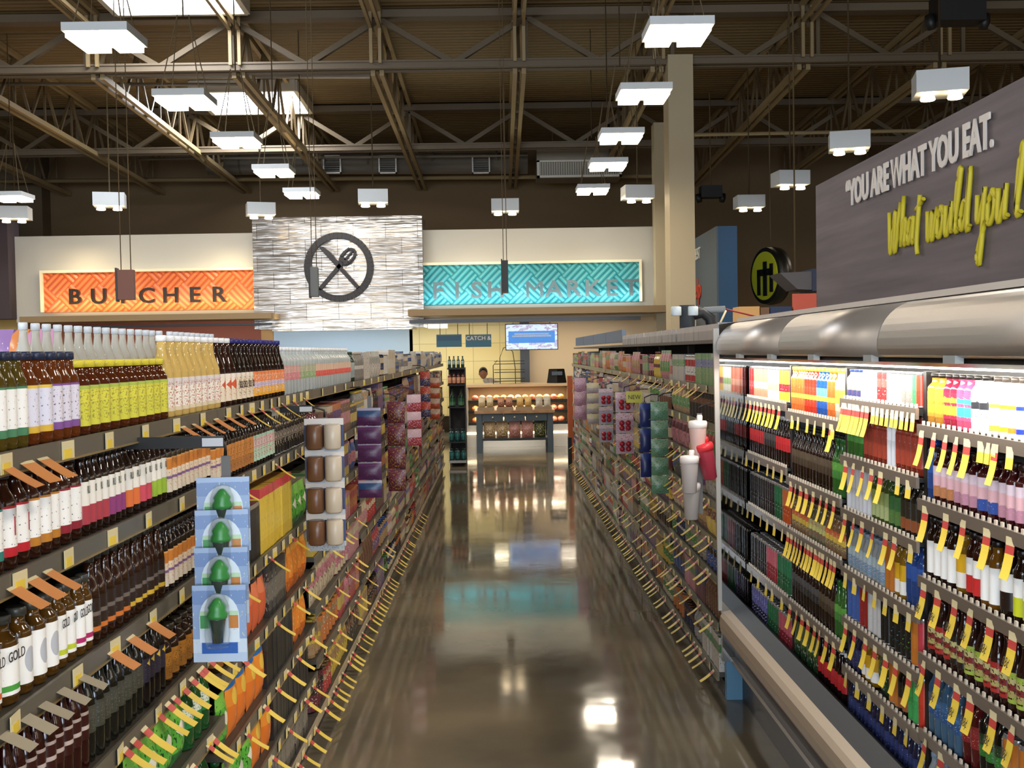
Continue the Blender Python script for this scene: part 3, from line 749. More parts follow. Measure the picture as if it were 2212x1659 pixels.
slimk = CAN('slim_can', 'tall black and silver can', .2, .026, [(0, '1c1a18'), (.3, '6a6258'), (.5, '1c1a18'), (.85, '9a9488')], 'a89c88', .4)
def GO(c1, n): return B('gold_kombucha_bottle', f'golden-brown bottle, white GOLD label with {n} foot', 'wide', '4a300c', '3a3a34', [(0, W), (.08, c1), (.2, W)], 'c8c8cc', .22, txt='GOLD', tcol='26262c', tv=.5, ts=.026)
g_or, g_gr, g_li, g_ma = GO('d86a2c', 'orange'), GO('4a9a40', 'green'), GO('c0cc38', 'lime'), GO('b02c68', 'magenta')
ringl = B('gold_kombucha_bottle', 'golden-brown bottle, white label with grey circle', 'wide', '4a300c', '3a3a34', [(0, W)], 'c8c8cc', .12, ('disc', 'b8bcc4', .5, .5, .09, .28))
dslim = B('beer_style_bottle', 'slim dark brown bottle with tiny orange mark', 'slim', '2a1408', '2c2a24', [(0, '2a1c14'), (.06, 'c87030'), (.2, '2e2018'), (.5, '6a6058'), (.62, '2a1c14')], '7a7064', .25)
dslimy = B('beer_style_bottle', 'slim dark brown bottle with tiny yellow mark', 'slim', '2a1408', '2c2a24', [(0, '2a1c14'), (.06, 'd0a838'), (.2, '2e2018'), (.5, '6a6058'), (.62, '2a1c14')], '7a7064', .25)
dred = B('black_tea_bottle', 'dark red-brown bottle with small white script', 'soda', '2c0c08', '141010', [(0, '34120c'), (.35, 'b8a8a0'), (.5, '34120c'), (.8, '34120c'), (.88, 'a89890')], 'c8b8b0', .1)
dgrey = B('black_tea_bottle', 'large dark green-grey bottle with dull label', 'soda', '14140e', '10100e', [(0, '3c3c30'), (.5, '45443a')], '60605a', .4)
dyel = B('black_tea_bottle', 'black bottle with yellow dot label', 'soda', '120c0a', '10100e', [(0, '2a2430'), (.7, '2c2630')], '54505c', .35, ('diamond', 'd0b040', .5, .8, .1, .16))
ambs = B('beer_style_bottle', 'small amber bottle with golden label', 'small', '241408', '2c2418', [(0, '8a5a20'), (.5, 'a87028')], '5a3414', .4)
greenp = POU('tea_pouch', 'bright green printed pouch', .11, .045, .17, [(0, '2c6a30'), (.2, '5aa83c'), (.75, '78b848')], '1e4a24', .4, ('diamond', 'e8e4d0', .5, .55, .3, .14))
greyc = CAN('tea_tin', 'grey speckled tin with dark lid', .15, .036, [(0, '6a6c74'), (.4, '8a8c90')], '54565e', .45, lid='3a3c40')
greenb = B('green_soda_bottle', 'green bottle with green and white label', 'soda', '1a4a20', '1e5a2a', [(0, '2c8040'), (.4, 'd8dcc8')], '1e5a2a', .4)
blackp = BOX('tea_box', 'slim black box with grey edge', .035, .12, .2, [(0, '1e1c1a'), (.7, '2c2824'), (.92, '8a8478')], '6a645a', .3)
yelbox = BOX('tea_box', 'tall yellow box with red edge', .05, .12, .24, [(0, 'd8b83c'), (.2, 'e0c448'), (.85, 'c84040')], '6a4a20', .3)
orangep = POU('snack_pouch', 'orange pouch with golden print', .09, .04, .2, [(0, 'b85c20'), (.3, 'd88030'), (.8, 'e09a40')], 'e8c068', .35)
pinkp = POU('snack_pouch', 'pink and red pouch', .09, .04, .2, [(0, 'b83c48'), (.4, 'c86a78'), (.8, 'd890a0')], 'e8c8c8', .35)
cartp = POU('snack_pouch', 'orange and blue pouch with round mascot-like blot', .12, .04, .2, [(0, 'd8742c'), (.5, 'e08a34'), (.78, '2c68a8')], 'e8b850', .25, ('disc', 'e8c04c', .5, .62, .22, .14))
cartp.desc = 'orange pouch with blue top and yellow blot'
greyp = BOX('snack_bar_box', 'grey-black narrow box with pale stripes', .03, .12, .19, [(0, '2a2826'), (.3, '6c665c'), (.7, '2a2826')], '8a8478', .42)
salm = POU('snack_pouch', 'salmon pouch with black corner', .09, .04, .19, [(0, 'c8603c'), (.6, 'd87a54'), (.9, '2a2420')], '8a3c28', .25)

for s_ in (olive, amberw, purp): s_.pitch = .042
for s_ in (k_teal, k_red, k_or, k_plum, g_or, g_gr, g_li, g_ma, ringl): s_.pitch = .046
for s_ in (ku_red, ku_pur, ku_or, ku_pk, ku_gr): s_.pitch = .038
yell.pitch = .058; jugp.pitch = .06; darkw.pitch = darkt.pitch = darko.pitch = .056; tallc.pitch = .06
for s_ in (creamo, orangel, redteal, dslim, dslimy, dred, dgrey, dyel): s_.pitch = .042
for s_ in (waterp, waterg, waterr): s_.pitch = .066
# ---- random but fixed assortment for the far bays
PAL = {'red': 'b02c30', 'orange': 'cc7030', 'yellow': 'd8b840', 'green': '4a8a48', 'teal': '2c7a80', 'blue': '30509a', 'navy': '222c54', 'purple': '5c3a70', 'pink': 'c87c88',
       'white': 'dcd8d0', 'grey': '85827c', 'black': '201e1e', 'brown': '6a4430', 'cream': 'd0c0a0', 'lime': '9ab840', 'tan': 'a88458', 'maroon': '5c1c28', 'silver': 'a8a8a4'}
KINDS_A = ['snack_pouch', 'candy_bag', 'drink_mix_box', 'tea_box', 'cookie_box', 'spice_jar', 'coffee_tin', 'juice_bottle', 'protein_tub', 'snack_bar_box']
_G = {}
def mute(h, f=.24):
    c = [int(h[i:i + 2], 16) for i in (0, 2, 4)]; g = (104, 94, 82)
    return ''.join('%02x' % int(a * (1 - f) + b_ * f) for a, b_ in zip(c, g))
PALM = {k: mute(v) for k, v in PAL.items()}
def rnd_spec(rng, pal, kinds):
    c1, c2 = rng.sample(pal, 2); k = rng.choice(kinds); key = (k, c1, c2)
    if key in _G: return _G[key]
    a, c = PALM[c1], PALM[c2]; bands = [(0, a), (.25, c), (.62, a), (.9, c)] if rng.random() < .5 else [(0, a), (.55, c), (.8, a)]
    ink = PALM[rng.choice(['white', 'black', 'cream'])]; nm = k.split('_')[-1]; d = f'{c1} and {c2} {k.replace("_", " ")}'
    if k.endswith(('pouch', 'bag')): s = POU(k, d, rng.uniform(.09, .13), .04, rng.uniform(.17, .2), bands, ink, .38, cat='pouch' if nm == 'pouch' else 'bag')
    elif k.endswith('box'): s = BOX(k, d, rng.uniform(.05, .12), .12, rng.uniform(.14, .2), bands, ink, .38)
    elif k.endswith('jar'): s = CAN(k, d, .13, .032, bands, ink, .35, lid=c, cat='jar')
    elif k.endswith(('tin', 'tub')): s = CAN(k, d, .16, .045, bands, ink, .35, lid=c, cat=nm)
    elif k.endswith('can'): s = CAN(k, d, .15, .031, bands, ink, .35)
    else: s = B(k, d, rng.choice(['juice', 'small', 'tea']), a, c, bands, ink, .35)
    _G[key] = s
    return s
rngL = random.Random(11)
PALL = ['red', 'orange', 'yellow', 'green', 'blue', 'navy', 'purple', 'pink', 'white', 'grey', 'black', 'brown', 'cream', 'tan', 'maroon', 'tan', 'brown', 'black']
def where_l(b, k, n, unitname='tea-side shelving'):
    o = ORD[k] if k < n - 1 else 'lowest'
    return f'{o} shelf, {BAY[b]} bay, {unitname}'
ZL = {0: [1.635, 1.42, 1.175, .93, .69, .45, .12], 1: [1.635, 1.40, 1.07, .81, .56, .33, .12]}
for b in range(9):
    zs = ZL.get(b, [1.635, 1.39, 1.15, .92, .68, .40, .12] if b % 2 else [1.635, 1.36, 1.11, .86, .62, .38, .12]); ZL[b] = zs
    unit('L', bayL[b], bayL[b + 1], XL, .46, zs, 1.69, f'{BAY[b]} bay of the dark shelving along the tea side of the aisle' if b < 8 else 'farthest bay of the dark shelving along the tea side, by the endcap')
def rowL(b, k, items, rows=1, detail=True, xoff=0., dz=0.):
    z = ZL[b][k]; prev = None; wl = where_l(b, k, len(ZL[b]))
    for s, p0, p1 in items:
        y0 = max(y_at(XL, z, p0), bayL[b] + .012); y1 = min(y_at(XL, z, p1), bayL[b + 1] - .012)
        if y1 - y0 < .03: continue
        run('L', XL - xoff, z, y0, y1, s, wl, prev, rows, detail, gap=ZL[b][k - 1] - z if k else None); prev = s
A0 = [(olive, -420, 88), (amberw, 88, 140), (purp, 140, 198), (yell, 198, 382), (jugp, 382, 492)]
rowL(0, 0, A0)
rowL(1, 0, [(jugp, 467, 492), (darkw, 492, 526), (darkt, 526, 562), (darko, 562, 625), (waterp, 625, 660), (waterg, 660, 690)])
rowL(2, 0, [(waterg, 671, 692), (waterr, 692, 765), (grnb, 765, 800)])
run('L', XL - .11, 1.635, 2.28, 3.26, tallc, where_l(0, 0, 7) + ', rear row', None, 1, True)
run('L', XL - .11, 1.635, 3.3, 3.85, tallc, where_l(1, 0, 7) + ', rear row', None, 1, True)
rowL(0, 1, [(k_teal, -420, 36), (k_red, 36, 92), (k_or, 92, 156), (k_plum, 156, 203), (ku_red, 203, 256), (ku_pur, 256, 292), (ku_or, 292, 322), (ku_pk, 322, 346), (ku_gr, 346, 376), (creamo, 378, 470)])
rowL(1, 1, [(creamo, 467, 500), (orangel, 500, 560), (redteal, 560, 605), (slimk, 605, 672)])
rowL(0, 2, [(g_or, -420, 35), (g_gr, 35, 75), (ringl, 75, 152), (g_li, 152, 190), (g_ma, 190, 222), (dslim, 222, 300), (dslimy, 300, 372), (creamo, 372, 470)])
rowL(1, 2, [(greyp, 467, 520), (blackp, 520, 572), (yelbox, 572, 640), (greenp, 640, 672)])
rowL(0, 3, [(dred, -420, 215), (dgrey, 215, 330), (dyel, 330, 375), (ambs, 375, 470)], rows=2)
rowL(1, 3, [(ambs, 467, 530), (salm, 530, 590), (greyp, 590, 625), (orangep, 625, 672)])
rowL(0, 4, [(dred, -420, 180), (greyc, 180, 300), (greenp, 300, 420), (greenb, 420, 470)], rows=2)
rowL(1, 4, [(greenp, 467, 510), (cartp, 510, 585), (blackp, 585, 640), (orangep, 640, 672)])
rowL(0, 5, [(greyc, -420, 250), (dgrey, 250, 380), (greenb, 380, 470)], rows=2)
rowL(1, 5, [(greenb, 467, 505), (greenp, 505, 560), (cartp, 560, 600), (blackp, 600, 672)])
rowL(0, 6, [(dgrey, -420, 420), (greenb, 420, 470)], rows=1)
rowL(1, 6, [(blackp, 467, 560), (cartp, 560, 605), (greyp, 605, 672)])
for b in range(2, 9):
    for k, z in enumerate(ZL[b]):
        y = bayL[b] + .015; prev = None
        if b == 2 and k == 0: y = y_at(XL, z, 800)
        wl = where_l(b, k, len(ZL[b])); pal = PALL
        if k == 0: pal = ['white', 'blue', 'grey', 'cream', 'white', 'silver', 'navy']
        if b == 2 and k in (3, 4, 5): pal = ['orange', 'pink', 'red', 'yellow', 'cream', 'tan']
        while y < bayL[b + 1] - .1:
            s = rnd_spec(rngL, pal, KINDS_A); n = rngL.randint(3, 6)
            y2 = min(y + n * s.pitch, bayL[b + 1] - .015)
            if y2 - y < s.pitch: break
            run('L', XL, z, y, y2, s, wl, prev, 1, b < 4, gap=ZL[b][k - 1] - z if k else None); prev = s; y = y2 + .004
# price labels on the rails
for b in range(9):
    for k, z in enumerate(ZL[b]):
        n = 10 if b < 2 else 4 if b < 4 else 2 if b < 6 else 1
        tags('price', 'L', XL + .003, z, bayL[b] + .05, bayL[b + 1] - .05, n, where_l(b, k, 7), jit=.1)
for k, ps in ((0, ((5, 'orange'), (50, 'orange'), (85, 'orange'))), (1, ((20, 'orange'), (60, 'orange'), (95, 'orange'))), (2, ((0, 'clip'), (48, 'clip'), (85, 'clip'), (125, 'clip'), (165, 'clip'), (235, 'orange'), (275, 'orange'), (318, 'orange')))):
    z = ZL[0][k]
    for px, kd in ps: tags(kd, 'L', XL + .003, z - .02, y_at(XL, z, px) - .02, y_at(XL, z, px) + .02, 1, where_l(0, k, 7), jit=0)
for px in range(390, 660, 24):
    b = 0 if px < 467 else 1; tags('orange' if px < 520 else 'flag', 'L', XL + .003, 1.612, y_at(XL, 1.62, px) - .02, y_at(XL, 1.62, px) + .02, 1, where_l(b, 0, 7), jit=0)
for b, k, n in ((0, 1, 1), (0, 3, 12), (0, 4, 7), (0, 5, 6), (1, 1, 3), (1, 2, 4), (1, 3, 4), (1, 4, 6), (1, 5, 6), (1, 6, 10), (2, 3, 4), (2, 4, 5), (2, 5, 6), (2, 6, 12), (3, 5, 4), (3, 6, 12), (4, 6, 9), (5, 6, 7), (0, 6, 8)):
    lo = bayL[b] + .06 if b or k in (6,) else y_at(XL, ZL[0][k], 250 if k > 2 else 380)
    tags('flag', 'L', XL + .003, ZL[b][k] - .015, lo, bayL[b + 1] - .05, n, where_l(b, k, 7), jit=.35)
# ================================================================== drinks cooler on the camera's right-hand side
CE = 5.38; CS = 1.15                       # far and near end of the cooler
XC = 1.24
cool = empty('drinks_cooler', (0, 0, 0), label='long open-front drinks cooler with grey curved canopy and tan bumper', cat='cooler')
m_cg = mat('cooler_grey', '403e3d', .4, .2); m_cb = mat('cooler_black', '141312', .5); m_bump = mat('cooler_bumper_tan', 'a89680', .4)
m_can = mat('canopy_metal', 'a8a39e', .38, .75)
t, ns, L, b = nodes(m_can)
tc = N(t, 'ShaderNodeTexCoord'); mp = N(t, 'ShaderNodeMapping'); mp.inputs['Scale'].default_value = (1, .8, 2); nz = N(t, 'ShaderNodeTexNoise'); nz.inputs['Scale'].default_value = 1.3
L.new(tc.outputs['Object'], mp.inputs[0]); L.new(mp.outputs[0], nz.inputs['Vector']); bp = N(t, 'ShaderNodeBump'); bp.inputs['Strength'].default_value = .08; bp.inputs['Distance'].default_value = .05
L.new(nz.outputs['Fac'], bp.inputs['Height']); L.new(bp.outputs[0], b.inputs['Normal'])
def extrude(name, prof, y0, y1, m, parent, smooth=False, close=True):
    q = MB(); A_ = [q.bm.verts.new((x, y0, z)) for x, z in prof]; B_ = [q.bm.verts.new((x, y1, z)) for x, z in prof]; n = len(prof)
    for i in range(n if close else n - 1):
        f = q.bm.faces.new((A_[i], A_[(i + 1) % n], B_[(i + 1) % n], B_[i])); f.smooth = smooth
    if close: q.bm.faces.new(A_[::-1]); q.bm.faces.new(B_)
    bmesh.ops.recalc_face_normals(q.bm, faces=q.bm.faces)
    return q.obj(name, m, parent)
extrude('base_panel', [(1.21, 0), (1.21, .2), (1.5, .2), (1.5, 0)], CS, CE, m_cg, cool)
extrude('base_lip', [(1.15, .2), (1.15, .222), (1.25, .222), (1.25, .2)], CS, CE, mat('cooler_lip', '9a938a', .35, .4), cool)
extrude('groove_panel', [(1.175, .222), (1.175, .32), (1.3, .32), (1.3, .222)], CS, CE, mat('cooler_brown', '2e2722', .45), cool)
extrude('bumper', [(1.15, .32), (1.115, .335), (1.1, .36), (1.095, .4), (1.1, .435), (1.115, .455), (1.15, .465)], CS, CE, m_bump, cool)
extrude('air_grille', [(1.15, .32), (1.15, .462), (1.215, .50), (1.3, .44), (1.3, .32)], CS, CE, m_cb, cool)
extrude('deck_pan', [(1.3, .38), (1.3, .44), (1.95, .44), (1.95, .38)], CS, CE, m_cb, cool)
extrude('back_panel', [(1.93, .2), (1.93, 1.9), (2.0, 1.9), (2.0, .2)], CS, CE, mat('cooler_back', '2a2826', .5), cool)
cp = []
for k in range(11):
    a = PI * k / 10 / 2; cp.append((1.095 + .13 * (1 - math.cos(a)), 1.80 + .13 * math.sin(a)))
canopy_prof = [(1.12, 1.765), (1.10, 1.772), (1.095, 1.79)] + cp + [(2.0, 1.945), (2.0, 1.90), (1.25, 1.90), (1.15, 1.80), (1.15, 1.768)]
ys = [CS, 2.72, 4.0, CE]
px_ = [CS, y_at(1.1, 1.8, 1898), y_at(1.1, 1.8, 1684), CE]
for i in range(3): extrude('canopy_panel', canopy_prof, px_[i] + .002, px_[i + 1] - .002, m_can, cool, True)
extrude('canopy_lining', [(1.125, 1.752), (1.152, 1.79), (1.25, 1.89), (1.93, 1.89), (1.93, 1.84), (1.4, 1.81), (1.31, 1.738), (1.2, 1.738)], CS, CE, m_cb, cool)
for k in range(8): y = CS + .25 + k * .58; MB().box(1.098, 1.12, y, y + .07, 1.752, 1.772).obj('price_clip', mat('clip_grey', '9aa0a0', .4), cool)
q = MB(); q.box(1.2, 1.23, CS, CE, 1.93, 1.948); q.obj('top_edging', mat('edging_white', 'd8cec2', .5), cool)
# end panel: polished inner face, pale edge
m_end = mat('polished_end_panel', '8c8c8a', .05, 1.)
e_ = MB().box(1.11, 2.0, CE, CE + .03, .2, 1.93).obj('end_panel', m_end, cool)
q = MB(); q.bar((1.11, CE + .015, .46), (1.10, CE + .015, 1.9), .02, .035); q.obj('end_panel_edge', mat('panel_edge', 'a8a49c', .3, .3), e_)
m_strip_l = mat('cooler_strip_lamp', 'fff8ec', .4, emit=14., ecol='fff2dc')
MB().box(1.27, 1.30, CS + .05, CE - .05, 1.728, 1.738).obj('strip_lamp', m_strip_l, cool)
area('cooler_light', (1.32, (CS + CE) / 2, 1.715), .05, CE - CS - .15, 52, (1, .96, .9), (0, math.radians(-50), 0))
area('cooler_light', (1.18, (CS + CE) / 2, 1.72), .05, CE - CS - .15, 28, (1, .96, .9), (0, math.radians(-14), 0))

seam = [CE - .01] + [y_at(XC, 1.2, p) for p in (1700, 1818, 1985)] + [CS + .02]
ZC = [[1.55, 1.27, 1.01, .70, .44], [1.52, 1.236, 1.01, .70, .44], [1.607, 1.40, 1.207, .993, .81, .63, .44], [1.56, 1.34, 1.11, .88, .65, .44]]
CB = ['farthest', 'second', 'third', 'nearest']
m_crail = mat('cooler_rail', '82776c', .35, .5)
for b in range(4):
    y0, y1 = seam[b + 1], seam[b]
    for z in ZC[b]:
        s = MB().box(XC + .004, 1.93, y0 + .006, y1 - .006, z - .012, z).obj('shelf', m_cb, cool)
        MB().box(XC - .006, XC + .004, y0 + .004, y1 - .004, z - .03, z + .004).obj('shelf_rail', m_crail, s)
        q = MB(); n = int((y1 - y0) / .035); cp_ = [(y0 + .01, z - .004)]; st_ = (y1 - y0 - .02) / n
        for k in range(n): yy = y0 + .01 + k * st_; cp_ += [(yy, z + .016), (yy + .012, z + .016), (yy + .012, z), (yy + st_, z)]
        cp_.append((y1 - .01, z - .004)); A_ = [q.bm.verts.new((XC - .002, a_, c_)) for a_, c_ in cp_]; B_ = [q.bm.verts.new((XC + .003, a_, c_)) for a_, c_ in cp_]
        q.bm.faces.new(A_); q.bm.faces.new(B_[::-1])
        for k in range(len(A_)): q.bm.faces.new((A_[k - 1], A_[k], B_[k], B_[k - 1]))
        q.obj('guide_rib', mat('guide_white', 'c8bcaa', .25), s)
    if b < 3: MB().box(XC + .02, XC + .06, y0 - .012, y0 + .012, .44, 1.72).obj('shelf_post', m_cb, cool)
def where_c(b, k): 
    n = len(ZC[b]); o = ORD[k] if k < n - 1 else 'lowest'
    return f'{o} shelf, {CB[b]} cooler section'
for s_ in []: pass
def rowC(b, k, items, rows=2):
    z = ZC[b][k]; rows = 1 if z > 1.25 else 2; prev = None; gap = (ZC[b][k - 1] - z) if k else 1.735 - z
    for s, p0, p1 in items:
        ya = min(y_at(XC, z, p0) if p0 < 2212 else 2.5, seam[b] - .018); yb = max(y_at(XC, z, p1) if p1 < 2300 else CS + .06, seam[b + 1] + .018)
        if ya - yb < .028: continue
        run('R', XC, z + .002, yb, ya, s, where_c(b, k), prev, rows, True, gap=gap + .012); prev = s
def SP(n, c1, c2, c3='d8c040'): return B('sports_drink_bottle', f'sports bottle with {n} label and yellow cap', 'sport', c1, 'c0b43c', [(0, c1), (.3, c3), (.5, c2), (.85, c1)], 'e8e0b0', .3, pitch=.04)
sp_o, sp_r, sp_b, sp_l = SP('orange', 'b8602c', 'c85a28'), SP('red', 'b03020', 'd83c28'), SP('blue', '1f4a90', '58a0d8'), SP('lime', 'b0a890', 'a8c83c', 'd8d83c')
def CC(n, c1, c2, h=.155, r=.026, nm='energy_drink_can'): return CAN(nm, f'slim {n} can', h, r, [(0, c1), (.3, c2), (.55, c1)], 'd0ccc4', .28)
c_pe, c_gr, c_re, c_sa, c_wh, c_ye, c_na = CC('peach', 'd8a070', 'c89060'), CC('lime green', '8ab050', 'a0c060'), CC('dark red', '8a2c2c', 'b04040'), CC('salmon', 'd87a60', 'e8a890'), CC('white and green', 'e4e4d8', '9ab878'), CC('yellow and maroon', 'd8a838', '8a2c34'), CC('navy', '2a2a60', '3c3c78')
cola = B('cola_bottle', 'black cola bottle with red label', 'soda', '160a08', 'c8c8c8', [(0, 'b02028'), (.5, 'c02a30')], 'e8d8d8', .25, clear=False, pitch=.042)
cola2 = B('cola_bottle', 'black cola bottle with black and silver label', 'soda', '160a08', '181818', [(0, '282828'), (.5, '4a4a4c')], 'b8b8b8', .3, pitch=.042)
dk = B('root_beer_bottle', 'dark bottle with brown label', 'soda', '1a0e08', '20201c', [(0, '3c3024'), (.5, '54483a')], 'a09484', .3, pitch=.042)
grs = B('lime_soda_bottle', 'green soda bottle with green label', 'soda', '2a5c24', '2a5c24', [(0, '3c7c34'), (.5, '5a9a40')], 'c8d8b0', .3, pitch=.042)
rtb = B('red_tea_bottle', 'red-brown tea bottle', 'tea', '6a2014', '4a1c14', [(0, '8a3424'), (.5, '7a2c20')], 'b87a68', .3, pitch=.042)
mil = B('milk_drink_bottle', 'white bottle with blue cap', 'juice', 'e8e6e0', '28407c', [(0, '3a3a60'), (.4, '788070'), (.8, 'e4e2dc')], 'c05a3c', .3, pitch=.042)
whb = B('milk_drink_bottle', 'plain white bottle with stripes', 'juice', 'efece6', 'efe8de', [(0, 'ece8e0')], 'b8a8a0', .25, pitch=.042)
redw = CAN('milkshake_carton', 'red and white tall can', .17, .03, [(0, 'c03030'), (.5, 'd8504a'), (.8, 'c83834')], 'efe8e0', .3)
disc = CAN('coffee_drink_can', 'white can with pink disc', .17, .032, [(0, 'ece8dc'), (.5, 'efeadc')], 'd8c8b8', .2, ('disc', 'c87470', .5, .55, .12, .2))
dgc = CAN('coffee_drink_can', 'grey can with white disc', .17, .032, [(0, '74706a'), (.6, '86827c')], 'c8c4bc', .3, ('disc', 'd8d0c8', .5, .6, .12, .16))
grc = CAN('coffee_drink_can', 'green and white can', .17, .03, [(0, '3c9a50'), (.5, '48a85c')], 'd8e8d8', .2)
rdc = CAN('coffee_drink_can', 'scarlet can', .17, .03, [(0, 'b83424'), (.5, 'c03c28')], 'd89080', .2)
def JU(n, liq, c): return B('coconut_juice_bottle', f'{n} juice bottle with orange swirl print' if c != '3aa8a8' else f'{n} juice bottle with teal print', 'sport', liq, '1c1814', [(0, liq), (.15, c), (.5, liq), (.62, c), (.8, liq)], c, .45, scale=4., pitch=.047)
j_go, j_ma, j_pi = JU('golden', 'a8762c', 'd88c30'), JU('maroon', '8a2438', 'd88c30'), JU('pink', 'c84868', '3aa8a8')
j_wb = B('coconut_water_bottle', 'white bottle with black and blue label', 'sport', 'ece4dc', '1c1814', [(0, 'a8c8d8'), (.5, '2c2c30'), (.75, 'c8dce8')], '24242c', .35, pitch=.047)
def EW(n, c): return B('protein_water_bottle', f'white bottle with {n} bands', 'juice', 'e4ded6', '4c443c', [(0, c), (.16, 'f2f0ec'), (.72, c), (.85, 'f4f2ee')], 'e8e8e4', .2, pitch=.047)
e_g, e_y, e_o, e_b = EW('lime', '98b83c'), EW('yellow', 'd8cc28'), EW('orange', 'd87a28'), EW('deep blue', '2438a8')
blub = B('blue_drink_bottle', 'deep blue sports bottle', 'sport', '1c3c78', '1a2c5c', [(0, '1c3c78'), (.5, '2c54a0')], '88a8d8', .25, pitch=.042)
def PR(n, c): return B('protein_shake_bottle', f'dark maroon bottle, {n} label', 'wide', '30080c', '281410', [(0, c), (.35, 'c8a0a8'), (.7, 'c8b8c4')], 'd8ccd4', .3, pitch=.046)
p_o, p_p, p_b = PR('orange-pink', 'a87048'), PR('pink', 'a8788c'), PR('blue-white', '2c4890')
orj = B('orange_juice_bottle', 'orange juice bottle with coral label', 'wide', 'a04c14', 'a86428', [(0, 'c8843c'), (.5, 'e07050'), (.75, 'd8a488')], 'e8c8a8', .3, pitch=.046)
def CF(n, c, liq='1c0a06', f=W): return B('coffee_bottle', f'dark bottle, white and {n} label', 'juice', liq, '181210', [(0, c), (.5, f)] if c != W else [(0, W)], 'b8b0b8', .2, pitch=.047)
f_w, f_r, f_o, f_l = CF('plain white', W), CF('red', 'c42c2c', '2a0a08'), CF('orange', W, '6a4410', 'e0702c'), CF('lime', 'c4cc2c')
f_y = B('coffee_bottle', 'golden bottle with yellow label', 'juice', '7a5a14', '181210', [(0, 'e8e6e0'), (.45, 'd8a820')], 'b8b0b8', .15, pitch=.047)
f_d = B('coffee_bottle', 'black bottle with high white label', 'juice', '1c100c', '181210', [(0, '1c100c'), (.5, W)], 'b8b0b8', .2, pitch=.047)
def ST(n, c): return B('striped_juice_bottle', f'slim bottle with {n} striped wrap', 'slim', '2a1410', c, [(0, c), (.2, 'a89c60'), (.4, '7c2c2c'), (.6, 'b8b078'), (.8, c)], '3c1c18', .4, scale=5., pitch=.047)
s_b, s_l, s_r = ST('black', '1c1818'), ST('lime', '9ab048'), ST('red', 'a82c28')
wbl = B('bottled_water', 'blue-tinted water bottle', 'water', '3c5870', '1c2c48', [(0, '284a78'), (.5, '3a6490')], 'a8c0d8', .35, pitch=.047)
wrd = B('bottled_water', 'dark red flavoured water bottle', 'water', '4c1414', '281010', [(0, '7c2020'), (.5, '8a2a28')], 'c89088', .35, pitch=.047)
wbk = B('bottled_water', 'black bottle with green label', 'water', '14140f', '10180f', [(0, '2c6a28'), (.5, '22381c')], '88a880', .35, pitch=.047)
wcl = B('bottled_water', 'clear water bottle with pale blue label', 'small', 'c8d0d4', '8898a8', [(0, '6a88a0'), (.5, '9ab0b8')], 'c8b8c0', .4, clear=True, pitch=.04)
wnv = B('bottled_water', 'navy water bottle', 'small', '141a38', '7888a0', [(0, '1c2450'), (.5, '2a3464')], '8890b0', .35, pitch=.04)
frt = B('fruit_juice_bottle', 'small bottle with yellow and red fruit label', 'small', '7a5a3c', '60503c', [(0, '6a5844'), (.4, 'c8a83c'), (.7, 'c05a3c')], 'd8c070', .42, pitch=.046)
frg = B('fruit_juice_bottle', 'small bottle with pale green label', 'small', '5a5840', '60503c', [(0, '6a6450'), (.4, 'b8c078'), (.7, 'a8a070')], 'c04030', .38, pitch=.046)
whc = CAN('iced_tea_can', 'tall pale blue-white can', .185, .027, [(0, 'c0c4cc'), (.5, 'd0d4dc')], 'a08c7c', .15)
grt = B('green_tea_bottle', 'pale green tea bottle', 'juice', '3c4a1c', '243014', [(0, 'a0ac78'), (.5, '8a9a5c')], '5c6c3c', .3, pitch=.04)
dgt = B('green_tea_bottle', 'deep green tea bottle', 'juice', '143818', '184020', [(0, '4c7038'), (.5, '2c5c30')], '88a070', .3, pitch=.04)
bkt = B('green_tea_bottle', 'black-capped bottle with rust foot', 'juice', '14100c', '14100c', [(0, '8a4c2c'), (.4, '242018')], '58682c', .3, pitch=.04)
def EC(n, c, i): return CAN('energy_drink_can', f'tall {n} can', .165, .027, [(0, c), (.5, c)], i, .22)
ec_b, ec_r, ec_w, ec_k, ec_kb, ec_kg, ec_o, ec_p = EC('blue', '3c5a9c', '7c98c8'), EC('red', '8a2424', 'c06060'), EC('white', 'b8b8b8', '6a6a6c'), EC('black', '181818', '5c5c5c'), CAN('energy_drink_can', 'tall black can with blue claw mark', .165, .027, [(0, '181818')], '3c90b0', .3), CAN('energy_drink_can', 'tall black can with green claw mark', .165, .027, [(0, '181818')], '6cb43c', .3), EC('orange', 'b8702c', 'd89850'), EC('pink', 'b83c48', 'd87078')
gsl = CAN('soda_can', 'green can with silver lid', .165, .032, [(0, '1c5434'), (.5, '28704a')], '98c8b0', .3)
bsl = CAN('soda_can', 'black can with silver lid', .165, .032, [(0, '1a1a1c'), (.5, '2c2c30')], 'a8a0a4', .3)
osl = CAN('soda_can', 'orange can with silver lid', .165, .032, [(0, 'b0481c'), (.5, 'c86838')], 'e8b8a0', .3)
nsl = CAN('soda_can', 'navy and lilac can with silver lid', .165, .032, [(0, '1c1e3c'), (.5, '6060a8')], 'b0b0d8', .4)
rsl = CAN('soda_can', 'red and pink can with silver lid', .165, .032, [(0, '8a2430'), (.5, 'c05c6c')], 'e0b8c0', .3)
zb1 = POU('jelly_drink_pouch', 'dark green drink pouch', .075, .04, .17, [(0, '1c3a20'), (.5, '2c5428')], 'c8d0b8', .35)
for s_ in (c_pe, c_gr, c_re, c_sa, c_wh, c_ye, c_na, redw, disc, dgc, grc, rdc, whc, ec_b, ec_r, ec_w, ec_k, ec_kb, ec_kg, ec_o, ec_p, gsl, bsl, osl, nsl, rsl): s_.pitch = .04
